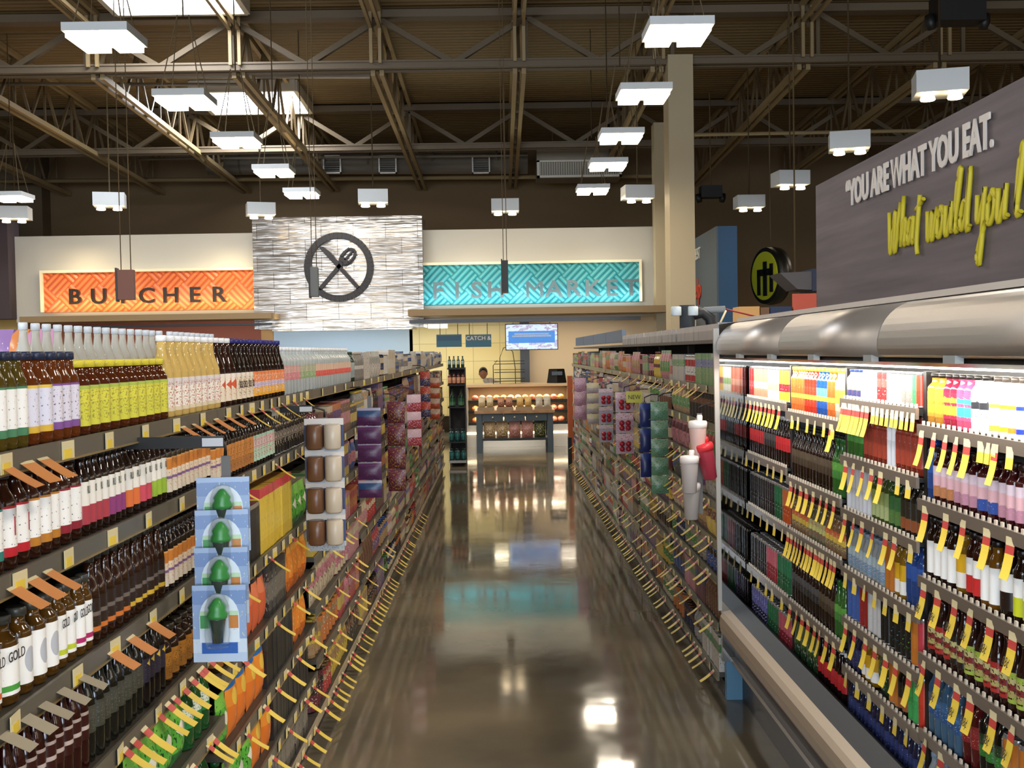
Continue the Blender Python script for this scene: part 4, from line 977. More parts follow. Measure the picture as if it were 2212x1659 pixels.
rowC(0, 0, [(c_pe, 1560, 1596), (c_gr, 1596, 1602), (c_re, 1602, 1622), (c_sa, 1622, 1652), (c_wh, 1652, 1676), (c_ye, 1676, 1694), (c_na, 1694, 1702)])
rowC(1, 0, [(sp_o, 1703, 1730), (sp_r, 1730, 1755), (sp_b, 1755, 1778), (sp_o, 1778, 1795), (sp_l, 1795, 1814)])
rowC(2, 0, [(mil, 1820, 1850), (whb, 1850, 1884), (redw, 1884, 1905), (disc, 1905, 1935), (dgc, 1935, 1958), (grc, 1958, 1970), (rdc, 1970, 1985)])
rowC(3, 0, [(j_go, 1987, 2025), (j_ma, 2025, 2052), (j_pi, 2052, 2082), (j_wb, 2082, 2118), (e_g, 2118, 2145), (e_y, 2145, 2162), (e_o, 2162, 2180), (e_b, 2180, 2216), (e_g, 2216, 9999)])
rowC(0, 1, [(cola2, 1560, 1604), (cola, 1604, 1645), (cola2, 1645, 1670), (cola, 1670, 1702)])
rowC(1, 1, [(dk, 1703, 1790), (grs, 1790, 1816)])
rowC(2, 1, [(grs, 1820, 1855), (rtb, 1855, 1905), (whc, 1905, 1925), (rtb, 1925, 1985)])
rowC(3, 1, [(blub, 1987, 2004), (p_o, 2004, 2046), (p_p, 2046, 2093), (p_b, 2093, 2140), (p_p, 2140, 2196), (orj, 2196, 9999)])
rowC(0, 2, [(gsl, 1560, 1590), (bsl, 1590, 1665), (gsl, 1665, 1683), (osl, 1683, 1702)])
rowC(1, 2, [(frt, 1703, 1740), (frg, 1740, 1775), (frt, 1775, 1816)])
rowC(2, 2, [(whc, 1820, 1872), (grt, 1872, 1910), (dgt, 1910, 1935), (bkt, 1935, 1985)])
rowC(3, 2, [(f_w, 1987, 2048), (f_y, 2048, 2072), (f_r, 2072, 2105), (f_o, 2105, 2140), (f_d, 2140, 2172), (f_l, 2172, 9999)])
rowC(0, 3, [(gsl, 1560, 1600), (bsl, 1600, 1650), (rsl, 1650, 1672), (gsl, 1672, 1702)])
rowC(1, 3, [(cola2, 1703, 1760), (dk, 1760, 1795), (grs, 1795, 1816)])
rowC(2, 3, [(wcl, 1820, 1900), (ec_o, 1900, 1922), (f_y, 1922, 1945), (blub, 1945, 1985)])
rowC(3, 3, [(s_r, 1987, 2040), (s_b, 2040, 2068), (s_l, 2068, 2110), (s_r, 2110, 2160), (s_l, 2160, 9999)])
rowC(0, 4, [(nsl, 1560, 1650), (gsl, 1650, 1676), (rsl, 1676, 1702)]); rowC(1, 4, [(zb1, 1703, 1760), (cola, 1760, 1816)])
rowC(2, 4, [(ec_b, 1820, 1848), (ec_r, 1848, 1866), (ec_w, 1866, 1892), (ec_k, 1892, 1908), (ec_kb, 1908, 1934), (ec_kg, 1934, 1955), (ec_o, 1955, 1972), (ec_p, 1972, 1985)])
rowC(3, 4, [(wbl, 1987, 2062), (wrd, 2062, 2100), (wbk, 2100, 2150), (ec_o, 2150, 9999)])
rowC(2, 5, [(wnv, 1820, 1850), (f_y, 1850, 1880), (zb1, 1880, 1910), (ec_o, 1910, 1930), (bkt, 1930, 1950), (grc, 1950, 1972), (rdc, 1972, 1985)])
rowC(2, 6, [(wnv, 1820, 1985)]); rowC(3, 5, [(wcl, 1987, 2100), (wrd, 2100, 9999)])
# tags
def ctags(kind, b, k, p0, p1, n, txt=None):
    z = ZC[b][k]; ya, yb = y_at(XC, z, p0), y_at(XC, z, p1)
    tags(kind, 'R', XC - .0055, z - .012, min(ya, yb), max(ya, yb), n, where_c(b, k), txt, jit=.15)
for a in (('hang', 0, 0, 1570, 1690, 15), ('hangshort', 1, 0, 1705, 1812, 6), ('hang', 1, 0, 1780, 1812, 1), ('hang', 2, 0, 1818, 1880, 7), ('hangshort', 2, 0, 1885, 1982, 9), ('hang', 3, 0, 1985, 2110, 5), ('hangshort', 3, 0, 2115, 2160, 3), ('hang', 3, 0, 2150, 2160, 1), ('hangshort', 3, 0, 2175, 2205, 1),
          ('hangshort', 0, 1, 1610, 1700, 6), ('hang', 1, 1, 1705, 1812, 8), ('hang', 2, 1, 1820, 1920, 5), ('hangshort', 2, 1, 1930, 1980, 2), ('hang', 3, 1, 1985, 2212, 5),
          ('hangshort', 0, 2, 1610, 1700, 6), ('hang', 1, 2, 1703, 1812, 14), ('hang', 2, 2, 1822, 1900, 4), ('hang', 2, 2, 1905, 1945, 2), ('hangshort', 2, 2, 1960, 1980, 1), ('hang', 3, 2, 1987, 2212, 6, '88¢'),
          ('hangshort', 0, 3, 1620, 1700, 5), ('hang', 1, 3, 1705, 1812, 8), ('hangshort', 2, 3, 1822, 1980, 7), ('hang', 3, 3, 1987, 2212, 6, '88¢'),
          ('hang', 2, 4, 1822, 1980, 7), ('hang', 3, 4, 1987, 2212, 6), ('hangshort', 0, 4, 1600, 1700, 8), ('hangshort', 1, 4, 1705, 1812, 9), ('hangshort', 2, 6, 1822, 1980, 8), ('hangshort', 2, 5, 1822, 1980, 6)):
    ctags(*a)

# ---- slogan board over the cooler
XS = 1.60
sg_ = empty('slogan_sign', (XS, 0, 0), label='long grey slogan board above the cooler with white and yellow lettering', cat='sign')
m_board = mat('slogan_board_grey', '6c6264', .6)
t, ns, L, b = nodes(m_board)
tc = N(t, 'ShaderNodeTexCoord'); mp = N(t, 'ShaderNodeMapping'); mp.inputs['Scale'].default_value = (1, .5, 9); nz = N(t, 'ShaderNodeTexNoise'); nz.inputs['Scale'].default_value = 2; nz.inputs['Detail'].default_value = 4
L.new(tc.outputs['Object'], mp.inputs[0]); L.new(mp.outputs[0], nz.inputs['Vector']); r = ramp(t, [(.3, '5a5254'), (.7, '776c6d')]); L.new(nz.outputs['Fac'], r.inputs[0]); L.new(r.outputs[0], b.inputs['Base Color'])
ytop = at(1762, 402, X=XS); ZT = ytop.z
MB().box(0, .05, .9, ytop.y, 1.953, ZT).obj('sign_board', m_board, sg_)
def wall_text(txt, pa, pb, m, parent):
    "text on the board from column pa to pb; pa/pb = (px, py_top, py_bottom)"
    a0, a1 = at(pa[0], pa[1], X=XS), at(pa[0], pa[2], X=XS); b0 = at(pb[0], pb[1], X=XS)
    h = a0.z - a1.z; Lw = a0.y - b0.y
    me = text_mesh(txt, h / .69, .006, m, 1.0, 'LEFT', 1.0, .004); wx = max(v.co.x for v in me.vertices)
    o = mobj('lettering', me, parent, (-.01, a0.y, a1.z), (PI / 2, 0, -PI / 2)); o.scale = (Lw / wx, 1, 1)
    return o
wall_text('“YOU ARE WHAT YOU EAT.', (1832, 395, 447), (2152, 250, 320), mat('letter_white', 'e8e0d6', .5), sg_)
SCR = {  # brush letters: strokes on a grid, x advance last
 'W': ([[(0, 1.15), (.12, 0), (.2, 0), (.42, 1.0), (.5, 1.0), (.46, .02), (.56, .02), (.85, 1.35)]], .85),
 'h': ([[(.1, 0), (.22, 1.5)], [(.1, .1), (.3, .75), (.42, .7), (.36, .05), (.5, .1)]], .52),
 'a': ([[(.45, .7), (.2, .75), (.05, .3), (.14, .02), (.38, .5), (.47, .8), (.4, .05), (.55, .12)]], .58),
 't': ([[(.25, 1.35), (.12, .1), (.2, -.35)], [(0, .95), (.5, 1.2)]], .5),
 'w': ([[(0, .8), (.06, .05), (.14, .05), (.32, .75), (.3, .05), (.4, .05), (.62, .85)]], .6),
 'o': ([[(.3, .8), (.1, .6), (.06, .1), (.2, 0), (.38, .35), (.36, .75), (.22, .8), (.4, .62), (.52, .7)]], .5),
 'u': ([[(.05, .8), (.05, .1), (.16, .02), (.38, .6), (.42, .85), (.38, .1), (.52, .1)]], .55),
 'l': ([[(.05, .1), (.3, 1.5), (.22, 1.6), (.1, .9), (.1, .05), (.28, .1)]], .32),
 'd': ([[(.42, .7), (.2, .75), (.05, .3), (.14, .02), (.36, .45), (.52, 1.6), (.42, .05), (.58, .1)]], .6),
 'y': ([[(.05, .8), (.06, .2), (.16, .15), (.38, .7), (.42, .85), (.3, -.8), (.18, -.9), (.16, -.6), (.5, .1)]], .55), ' ': ([], .3)}
def smooth_(pts):
    out = []
    P = [pts[0]] + list(pts) + [pts[-1]]
    for i in range(1, len(P) - 2):
        for k in range(4):
            u = k / 4; p0, p1, p2, p3 = P[i - 1:i + 3]
            out.append(tuple(.5 * (2 * p1[j] + (p2[j] - p0[j]) * u + (2 * p0[j] - 5 * p1[j] + 4 * p2[j] - p3[j]) * u * u + (3 * p1[j] - p0[j] - 3 * p2[j] + p3[j]) * u ** 3) for j in (0, 1)))
    return out + [pts[-1]]
a0 = at(1926, 548, X=XS); a1 = at(2186, 470, X=XS)
txt = 'What would you'; tot = sum(SCR[c][1] for c in txt); sx = (a0.y - a1.y) / tot; sz = .13
x = 0; word = MB(); m_yl = mat('letter_yellow', 'd4c430', .5)
zb_ = at(1926, 540, X=XS).z + .0
for c in txt + ' l':
    st, adv = SCR[c]
    for s in st:
        pts = smooth_(s); word.tube([(-.012, a0.y - (x + px * sx + pz * .012), zb_ + pz * sz) for px, pz in pts], .0088, 6)
    if c == ' ': word.obj('lettering', m_yl, sg_); word = MB()
    x += adv * sx
word.obj('lettering', m_yl, sg_)
# ================================================================== right-hand shelving beyond the cooler
XR = 1.10
bayR = [5.44 + 1.551 * i for i in range(8)]; bayR[-1] = YE
rngR = random.Random(5)
ZR = [[1.60, 1.405, 1.20, 1.0, .80, .62, .38, .12], [1.60, 1.38, 1.17, .97, .76, .55, .34, .12]]
PALR = ['red', 'pink', 'orange', 'grey', 'cream', 'brown', 'black', 'purple', 'maroon', 'green', 'blue', 'silver', 'tan', 'grey', 'white', 'yellow', 'navy', 'brown']
KINDS_B = ['candy_bag', 'drink_mix_box', 'powder_tub', 'vitamin_jar', 'protein_pouch', 'energy_bar_box', 'mint_tin', 'syrup_bottle', 'noodle_box', 'gum_pouch']
TOPR = [['white', 'red', 'blue', 'silver', 'green', 'yellow'], ['maroon', 'yellow', 'pink', 'brown', 'green'], ['pink', 'tan', 'orange', 'cream', 'grey'], ['cream', 'green', 'orange', 'pink'], ['green', 'lime', 'red', 'grey'], ['red', 'maroon', 'grey', 'orange', 'black'], ['grey', 'pink', 'black', 'lime', 'red']]
for b in range(7):
    zs = ZR[b % 2]
    unit('R', bayR[b], bayR[b + 1], XR, .46, zs, 1.84, f'{BAY[b]} bay of the dark shelving beyond the drinks cooler', railm=mat('rail_grey_green', '7c7a68', .35, .3))
    for k, z in enumerate(zs):
        y = bayR[b] + .015; prev = None; wl = f'{ORD[k] if k < 7 else "lowest"} shelf, {BAY[b]} bay beyond cooler'
        pal = TOPR[b] if k == 0 else PALR
        if k >= 5 and b > 2: pal = ['grey', 'cream', 'red', 'green', 'tan', 'silver', 'purple', 'white']
        while y < bayR[b + 1] - .1:
            s = rnd_spec(rngR, pal, KINDS_B); n = rngR.randint(3, 6); y2 = min(y + n * s.pitch, bayR[b + 1] - .015)
            if y2 - y < s.pitch: break
            run('R', XR, z, y, y2, s, wl, prev, 1, b < 1, gap=zs[k - 1] - z if k else .25); prev = s; y = y2 + .004
        if b < 5 or k == 7:
            tags('price', 'R', XR - .003, z, bayR[b] + .05, bayR[b + 1] - .05, 5 if b < 2 else 2, wl, jit=.1) if b < 4 else None
        nf = {0: (7, 0, 8, 9, 8, 8, 8, 10), 1: (6, 4, 6, 7, 7, 6, 6, 10), 2: (3, 3, 4, 4, 4, 4, 4, 10)}.get(b, (0, 0, 0, 0, 0, 0, 2, 8))[k]
        if nf: tags('flag', 'R', XR - .003, z - .012, bayR[b] + .06, bayR[b + 1] - .06, nf, wl, jit=.4)
    if b >= 3:
        h = MB().box(XR + .06, XR + .10, bayR[b] + .01, bayR[b + 1] - .01, 1.87, 1.99); q = h
        tag(q.obj('header_panel', mat('header_blue_grey', '5c6a7a', .5)), f'blue-grey header panel on top of the {BAY[b]} bay beyond the cooler', 'header panel')
    else:
        tg = [('grey', '8a8078'), ('grey', '958c84')]
        s = BOX('stock_carton', 'pale grey stock carton', .14, .2, .085, [(0, '8c847c'), (.6, 'b0a8a0')], '54504c', .3, cat='carton')
        run('R', XR + .05, 1.845, bayR[b] + .03, bayR[b + 1] - .03, s, f'on top of {BAY[b]} bay beyond cooler', None, 1, False)
# top boards of the bays so that things can stand on them
for b in range(7):
    MB().box(XR + .03, XR + .46, bayR[b] + .003, bayR[b + 1] - .003, 1.825, 1.845).obj('top_board', m_shelf, [o for o in [bpy.data.objects.get('shelving_unit.%03d' % (9 + b))]][0]).location = (-XR, -bayR[b], 0)
tag(MB().box(XR + .03, XR + .2, 5.385, 5.43, .0, .24).obj('kick_guard', mat('speckled_blue', '5c88a4', .5)), 'speckled light blue guard at the foot of the shelving beside the cooler', 'guard')
# refrigeration pipework on the shelving top
pz = 1.845
pw_ = empty('refrigerant_pipe', (1.235, 7.0, pz), label='fat grey pipe with black elbow and white fittings on the shelving top', cat='pipe')
MB().tube([(0, 0, 0), (0, 0, .24)], .05, 14).obj('riser', mat('pipe_slate', '4a5055', .45), pw_)
MB().tube([(.0, 0, .17), (.10, 0, .19), (.15, 0, .15), (.17, 0, .05), (.17, 0, 0)], .038, 12).obj('elbow', mat('pipe_black', '17181a', .5), pw_)
MB().tube([(0, 0, .2), (.25, 0, .21)], .022, 8).obj('cross_pipe', mat('pipe_grey', '8c9092', .4), pw_)
for x in (-.08, .03): MB().lathe([(.03, 0), (.034, .005), (.034, .055), (.03, .06)], 12, c=(x, -.05, .17)).obj('fitting', mat('fitting_white', 'c8d4d8', .4), pw_)
MB().tube([(.25, -.03, .2), (.2, -.04, .1), (.12, -.04, .05), (.10, -.02, 0)], .007, 6).obj('cable', mat('cable_cream', 'c8b890', .5), pw_)
p1 = at(1540, 665, Y=7.2); p2 = at(1660, 680, Y=8.0)
tag(MB().tube([(1.49, 7.0, pz + .21), (1.75, 7.3, pz + .17), (2.1, 7.6, pz + .12)], .006, 6).obj('red_cable', mat('cable_red', '8a2c2c', .5)), 'thin red cable sagging from the pipework', 'cable')

# ================================================================== things hanging from clip strips
def clip(x, y, z0, z1, label, arm_x):
    o = empty('clip_strip', (x, y, z1), label=label, cat='clip strip')
    MB().box(-.012, .012, .012, .016, z0 - z1, 0).obj('strip', mat('strip_clear', '6a6a68', .3), o)
    q = MB(); q.tube([(0, .012, 0), (0, .012, .03), ((arm_x - x) * .5, .012, .05), (arm_x - x, .012, .05)], .005, 6); q.obj('hook_arm', m_blk, o)
    return o
def card(name, cat, w, h, bands, ink, amt, emb, label, x, y, z, extra=None, yaw=0., group=None, th=.006):
    pm = print_mat(tuple(bands), ink, amt, 6., 0.04, .96, shape=emb)
    if th >= .02:
        o = Spec(name, cat, '', 'pouch', (w, th * 1.6, h), (pm,)).build(False); o.location = (x, y - th, z); yaw -= PI / 2
    else: o = MB().box(-w / 2, w / 2, -th, 0, 0, h).obj(name, pm, None, (x, y, z))
    o.rotation_euler = (0, 0, yaw); tag(o, label, cat, group)
    if extra: extra(o)
    return o
# blue cards holding a green-topped tumbler in a clear bubble
def tumbler_card(o):
    gr = mat('tumbler_green', '2f8a38', .35); dkm = mat('tumbler_dark', '3c4a40', .12, .3); wt = mat('card_white', 'd8e4ec', .4)
    q = MB(); pts = [(.05 * math.cos(PI * k / 12), .115 + .058 * math.sin(PI * k / 12)) for k in range(13)] + [(-.05, .05), (.05, .05)]
    f = [q.bm.verts.new((a, -.0075, c)) for a, c in pts]; q.bm.faces.new(f); g = [q.bm.verts.new((a, -.006, c)) for a, c in pts]
    for i in range(len(f)): q.bm.faces.new((f[i], f[(i + 1) % len(f)], g[(i + 1) % len(f)], g[i]))
    q.obj('backing_card', wt, o)
    MB().lathe([(.013, 0), (.021, .06), (.022, .062)], 14, c=(0, -.026, .055)).obj('cup', dkm, o)
    MB().lathe([(.024, 0), (.026, .008), (.02, .02), (.022, .028), (.01, .045), (.004, .05)], 14, c=(0, -.026, .117)).obj('lid', gr, o)
    MB().lathe([(.028, 0), (.032, .03), (.031, .1), (.02, .128), (.002, .135)], 14, c=(0, -.028, .045)).obj('bubble', mat('clear_bubble', 'e8f2f4', .05, trans=.95, ior=1.1, alpha=.25), o)
    for s, c in ((-.036, '4a9a58'), (.036, 'c87c3c')): MB().box(s - .012, s + .012, -.0085, -.0075, .075, .13).obj('printed_panel', print_mat(((0, 'd8e4ec'), (.2, c), (.8, 'b8d8b0')), '5aa860', .35, 5.), o)
    MB().box(-.045, .045, -.0085, -.0058, .022, .05).obj('printed_panel', print_mat(((0, '2c5ca8'), (.9, '3468b4')), '88a8d8', .3, 9.), o)
yc = 2.8; xc = at(490, 1200, Y=yc).x
clip(xc, yc, at(490, 1420, Y=yc).z, at(480, 985, Y=yc).z, 'dark clip strip carrying the blue cards', XL + .002)
names_ = ['uppermost', 'second', 'third', 'lowest']
for i, (py, dx, yw) in enumerate(((1190, -.004, .12), (1262, .0, .1), (1345, .006, .03), (1428, .008, .0))):
    p = at(490, py, Y=yc - .004 - .036 * i)
    card('blister_pack', 'blister pack', .135, .195, [(0, 'b4c6dc'), (.12, 'c8d6e4'), (.3, '8ca4c8'), (.75, '7490bc'), (.93, '9cb4d4')], 'c8d0a8', .33, None, f'{names_[i]} blue card with green-topped tumbler on the clip strip', xc + dx, yc - .004 - .036 * i, p.z, tumbler_card, yw, 'blue tumbler cards on one clip strip')
# brown and white roll packs
yc = 4.5; xc = at(702, 1000, Y=yc).x
clip(xc, yc, at(700, 1180, Y=yc).z, at(697, 902, Y=yc).z, 'clip strip carrying the brown and white roll packs', XL + .002)
def rolls(o):
    for x, c in ((-.035, '6a4a34'), (.04, 'c8bca8')):
        MB().lathe([(.03, 0), (.036, .008), (.036, .098), (.03, .105)], 14, c=(x, -.036, .012)).obj('roll', mat('roll_' + c, c, .3), o)
for i in range(4):
    p = at(702, 975 + i * 68, Y=yc)
    card('jerky_pack', 'snack pack', .165, .14, [(0, 'b8c0c8'), (.15, '2c3c68'), (.8, 'd8d4cc')], '8a2c30', .25, None, f'{names_[i]} brown and white roll pack on its clip strip', xc, yc - .004, p.z, rolls, .04 * (i % 2), 'roll packs on one clip strip')
p = at(702, 1188, Y=yc); card('display_card', 'card', .155, .04, [(0, 'b0b8bc')], '2c2c3c', .35, None, 'small pale card with dark round prints under the roll packs', xc, yc - .012, p.z)
# purple and blue pouches
yc = 6.16; xc = at(800, 1000, Y=yc).x
clip(xc, yc, at(800, 1070, Y=yc).z, at(797, 855, Y=yc).z, 'clip strip carrying the purple pouches', XL + .002)
for i in range(5):
    p = at(800, 918 + i * 39, Y=yc)
    card('gum_pack', 'snack pack', .135, .1, [(0, '4c2450'), (.5, '2c4c78'), (.85, 'a8a8c0')] if i in (0, 4) else [(0, '4c2450'), (.8, '5c2c60'), (.95, 'a8a8c0')], '8c5c8c', .3, None, f'{["uppermost", "second", "third", "fourth", "lowest"][i]} purple and blue pouch on its clip strip', xc, yc - .004, p.z, None, .03, 'purple pouches on one clip strip', .02)
def strip_of(px, Y, py0, py1, n, w, bands, ink, name, cat, what, armx, amt=.4, emb=None, th=.02, extra=None, yaw=.0):
    x = at(px, 1000 if px < 1080 else 900, Y=Y).x
    clip(x, Y, at(px, py1, Y=Y).z, at(px, py0, Y=Y).z, f'clip strip carrying the {what}s', armx)
    hh = (at(px, py0, Y=Y).z - at(px, py1, Y=Y).z) / n
    for i in range(n):
        card(name, cat, w, hh * .95, bands, ink, amt, emb, f'{what} on clip strip, {["uppermost", "second", "third", "fourth", "fifth", "sixth"][i]} from the top', x, Y - .003, at(px, py0, Y=Y).z - hh * (i + 1), extra, yaw, what + 's on one clip strip', th)
strip_of(858, 7.9, 865, 1060, 4, .13, [(0, '5c1c34'), (.5, '6c2440')], 'b89a3c', 'candy_pack', 'snack pack', 'maroon pack with gold and blue print', XL)
strip_of(897, 9.1, 850, 962, 3, .13, [(0, 'a03040'), (.5, 'c8a8b4')], 'd8c8cc', 'candy_pack', 'snack pack', 'red and white dotted pack', XL, yaw=.5)
strip_of(922, 10.6, 800, 900, 3, .1, [(0, '1c2c68'), (.5, 'a82c34')], 'c8a830', 'toy_pack', 'toy pack', 'navy and red toy pack', XL)
strip_of(942, 12.4, 815, 905, 4, .12, [(0, 'a8502c'), (.5, 'b8a890')], 'c83c2c', 'candy_pack', 'snack pack', 'orange dotted pack', XL)
strip_of(1254, 12.9, 815, 905, 3, .14, [(0, 'b890a8'), (.5, 'c8a8bc')], '7a5c80', 'candy_pack', 'snack pack', 'pink-lilac pack', XR)
strip_of(1281, 11.2, 826, 915, 4, .13, [(0, 'a8a0b0'), (.5, 'c8c0a8')], 'c8bc60', 'candy_pack', 'snack pack', 'cream and lilac pack', XR)
def balls(o):
    w = .05
    for k in range(4): MB().lathe([(.001, -.022), (.016, -.016), (.022, 0), (.016, .016), (.001, .022)], 10, c=(((k % 2) - .5) * w, -.03, .04 + .04 * (k // 2))).obj('ball', mat('ball_red', '9c2434', .2), o)
strip_of(1309, 9.9, 838, 955, 3, .13, [(0, 'a8a8b4'), (.8, 'd8c8cc')], 'c06070', 'ball_pack', 'toy pack', 'clear pack of red balls', XR, extra=balls, th=.006)
strip_of(1349, 8.3, 845, 980, 3, .14, [(0, 'b8a0ac'), (.7, 'd8b8c0')], 'a82c3c', 'ball_pack', 'toy pack', 'wide clear pack of crimson balls', XR, extra=balls, th=.006)
strip_of(1393, 7.4, 868, 1030, 3, .075, [(0, '1c2c68'), (.75, '22347c')], 'c8ccd8', 'brush_pack', 'pack', 'navy blue pack with white edge', XR, amt=.15)
strip_of(1423, 6.8, 866, 1065, 5, .11, [(0, '5c8468'), (.5, '7c9c7c')], '3c6048', 'sachet_pack', 'pack', 'pale green sachet', XR, amt=.4)
p = at(1370, 870, Y=7.9); nw = card('shelf_sign', 'sign', .12, .085, [(0, 'c8c038')], 'c8c038', 0, None, 'small yellow NEW sign over the crimson ball packs', p.x, 7.9, p.z)
mobj('lettering', text_mesh('NEW', .045, .001, m_ink, sx=.9), nw, (0, -.0075, .027), (PI / 2, 0, 0))
tag(MB().tube([(p.x, 7.902, p.z + .085), (p.x, 7.905, p.z + .1), (XR - .003, 7.905, p.z + .1)], .004, 6).obj('sign_arm', m_blk), 'thin black arm holding the yellow NEW sign', 'sign arm')
# shaker cups
def shaker(px, py, Y, col, lidc, label, tilt=0.):
    p = at(px, py, Y=Y)
    o = MB().lathe([(.03, 0), (.034, .004), (.044, .15), (.044, .155)], 20, cap=True).obj('shaker_cup', mat('cup_' + col, col, .35, trans=.15), None, p); o.rotation_euler = (0, tilt, random.random())
    MB().lathe([(.047, .15), (.048, .175), (.044, .185), (.02, .188)], 20).obj('lid', mat('lid_' + lidc, lidc, .35), o)
    MB().lathe([(.014, 0), (.015, .02), (.012, .028)], 12, c=(.018, 0, .186)).obj('spout', mat('lid_' + lidc, lidc, .35), o)
    tag(o, label, 'shaker cup', 'shaker cups at the cooler end')
xs_ = at(1510, 1000, Y=5.36).x
shaker(1508, 988, 5.36, 'd8b8b0', 'efe8e4', 'pinkish shaker cup with white lid, topmost of the hanging cups')
shaker(1535, 1034, 5.36, 'a83848', 'd0343c', 'red shaker cup with red lid, hanging tilted', -.22)
shaker(1490, 1065, 5.28, 'b8b0ac', 'ece4e0', 'milky shaker cup with white lid, just under the pinkish one')
shaker(1494, 1122, 5.36, 'a8a29c', 'e0d8d4', 'grey-white shaker cup, lowest of the hanging cups')
clip(at(1512, 900, Y=5.39).x, 5.39, at(1512, 1110, Y=5.39).z, at(1512, 893, Y=5.39).z, 'clip strip holding the shaker cups by the cooler end', XR)
tag(MB().box(1.105, 1.30, 5.40, 5.43, 1.515, 1.545).obj('strip_holder', m_blk), 'black holder bar at the cooler end above the shaker cups', 'holder')
# small holder labels
for px, py, Y in ((455, 957, 2.55), (658, 885, 4.3)):
    x = XL + .03; p = at(px, py, Y=Y); tag(MB().box(XL - .03, p.x + .03, Y, Y + .008, p.z - .012, p.z + .016).obj('strip_header', m_cb), f'black strip header above the {"blue cards" if px < 500 else "roll packs"}', 'header')
    mobj('header_label', MB().box(-.02, .03, -.002, 0, -.008, .012).mesh('header_label', [mat('label_grey', 'b8bcc0', .5)]), bpy.data.objects['strip_header' if px < 500 else 'strip_header.001'], (p.x, Y, p.z))

# ================================================================== end of the aisle
# endcap with teal cans and bottles facing the camera
ex0, ex1 = at(968, 900, Y=16.75).x, at(1006, 900, Y=16.75).x; ey = 16.75
ec = empty('endcap_shelf', (ex0, ey, 0), label='narrow black endcap shelf at the far end of the tea shelving', cat='shelving')
ezs = [.10, .40, .95, 1.30, 1.56]
MB().box(0, ex1 - ex0, .40, .43, 0, 1.56).obj('back_panel', m_back, ec)
for x in (0, ex1 - ex0 - .02): MB().box(x, x + .02, .36, .40, 0, 1.56).obj('upright', m_shelf, ec)
for z in ezs: MB().box(0, ex1 - ex0, 0, .40, z - .025, z).obj('shelf', m_cb, ec)
MB().box(0, ex1 - ex0, -.01, 0, .06, .1).obj('price_rail', mat('rail_white', 'a8a8a8', .4), ec)
tealc = B('teal_drink_bottle', 'teal bottle', 'wide', '10403c', '0c2c2c', [(0, '14504c'), (.5, '2c6c6c')], '88b0a8', .3)
greyb = B('wine_bottle', 'pale green bottle with dark cap', 'soda', '2c4840', '20302c', [(0, '8ca098'), (.5, 'a0b0a4')], '4c6058', .3)
brnb = B('amber_sauce_bottle', 'squat amber bottle', 'juice', '4c1c10', '2c1410', [(0, 'c88c68'), (.5, 'd8a07c')], '6c3420', .3)
grnl = B('wine_bottle', 'tall dark green bottle', 'tall', '0f2c1c', '1c3424', [(0, '4c7454'), (.5, '1c4c34')], '88a088', .3)
def across(s, xa, xb, y, z, where, scale=1., rows=1, gp=None):
    n = max(1, int((xb - xa) / (s.pitch * scale))); st = (xb - xa) / n
    for r_ in range(rows):
        for i in range(n):
            o, _ = get(s, True, f'{s.desc}, {where}', f'{s.name} {where}')
            o.location = (xa + st * (i + .5), y + s.d * scale * (.5 + r_ * 1.05) + .01, z + .001); o.rotation_euler = (0, 0, -PI / 2); o.scale = (scale,) * 3
across(greyb, ex0, ex1, ey, 1.56, 'on top of the far endcap', .85); across(brnb, ex0, ex1, ey, 1.30, 'upper shelf of the far endcap'); across(grnl, ex0, ex1, ey, .95, 'middle shelf of the far endcap', 1.1)
across(tealc, ex0, ex1, ey, .40, 'third shelf of the far endcap', 1.2); across(tealc, ex0, ex1, ey, .10, 'bottom shelf of the far endcap', 1.15)

# display table
ty = 18.9; tx0, tx1 = at(1030, 980, Y=ty).x, at(1196, 980, Y=ty).x; th_ = at(1110, 889, Y=ty).z + .0; tw = tx1 - tx0; td = .9
tb = empty('display_table', (tx0, ty, 0), label='slate-grey display table with wooden top and lower shelf at the aisle end', cat='table')
m_slate = mat('slate_paint', '46525a', .45); m_wood = mat('light_oak', 'a8835a', .5)
t, ns, L, b = nodes(m_wood)
tc = N(t, 'ShaderNodeTexCoord'); mp = N(t, 'ShaderNodeMapping'); mp.inputs['Scale'].default_value = (2, 14, 2); nz = N(t, 'ShaderNodeTexNoise'); nz.inputs['Scale'].default_value = 3
L.new(tc.outputs['Object'], mp.inputs[0]); L.new(mp.outputs[0], nz.inputs['Vector']); r = ramp(t, [(.3, '8c6844'), (.7, 'b8926a')]); L.new(nz.outputs['Fac'], r.inputs[0]); L.new(r.outputs[0], b.inputs['Base Color'])
for x in (0, tw - .1):
    for y in (0, td - .1): MB().box(x, x + .1, y, y + .1, 0, th_ - .03).obj('leg', m_slate, tb)
MB().box(-.03, tw + .03, -.03, td + .03, th_ - .03, th_ + .02).obj('tabletop', m_wood, tb)
for k in range(3):
    a = .1 + k * (tw - .2) / 3; d_ = MB().box(a + .01, a + (tw - .2) / 3 - .01, .005, .4, th_ - .17, th_ - .035).obj('drawer', m_slate, tb)
    if k != 1 or 1: MB().lathe([(.012, 0), (.018, .01), (.014, .022), (.001, .024)], 10, M=Matrix.Translation((a + (tw - .2) / 6, .005, th_ - .1)) @ Matrix.Rotation(PI / 2, 4, 'X')).obj('knob', mat('knob_cream', 'c8bc98', .4), d_)
MB().box(.1, tw - .1, 0, td, .22, .26).obj('lower_shelf', mat('table_shelf_dark', '2c3034', .5), tb)
bagp = POU('rice_cracker_bag', 'pink bag', .2, .09, .3, [(0, 'a86c60'), (.5, 'c89088')], 'd8b8a8', .4, cat='bag')
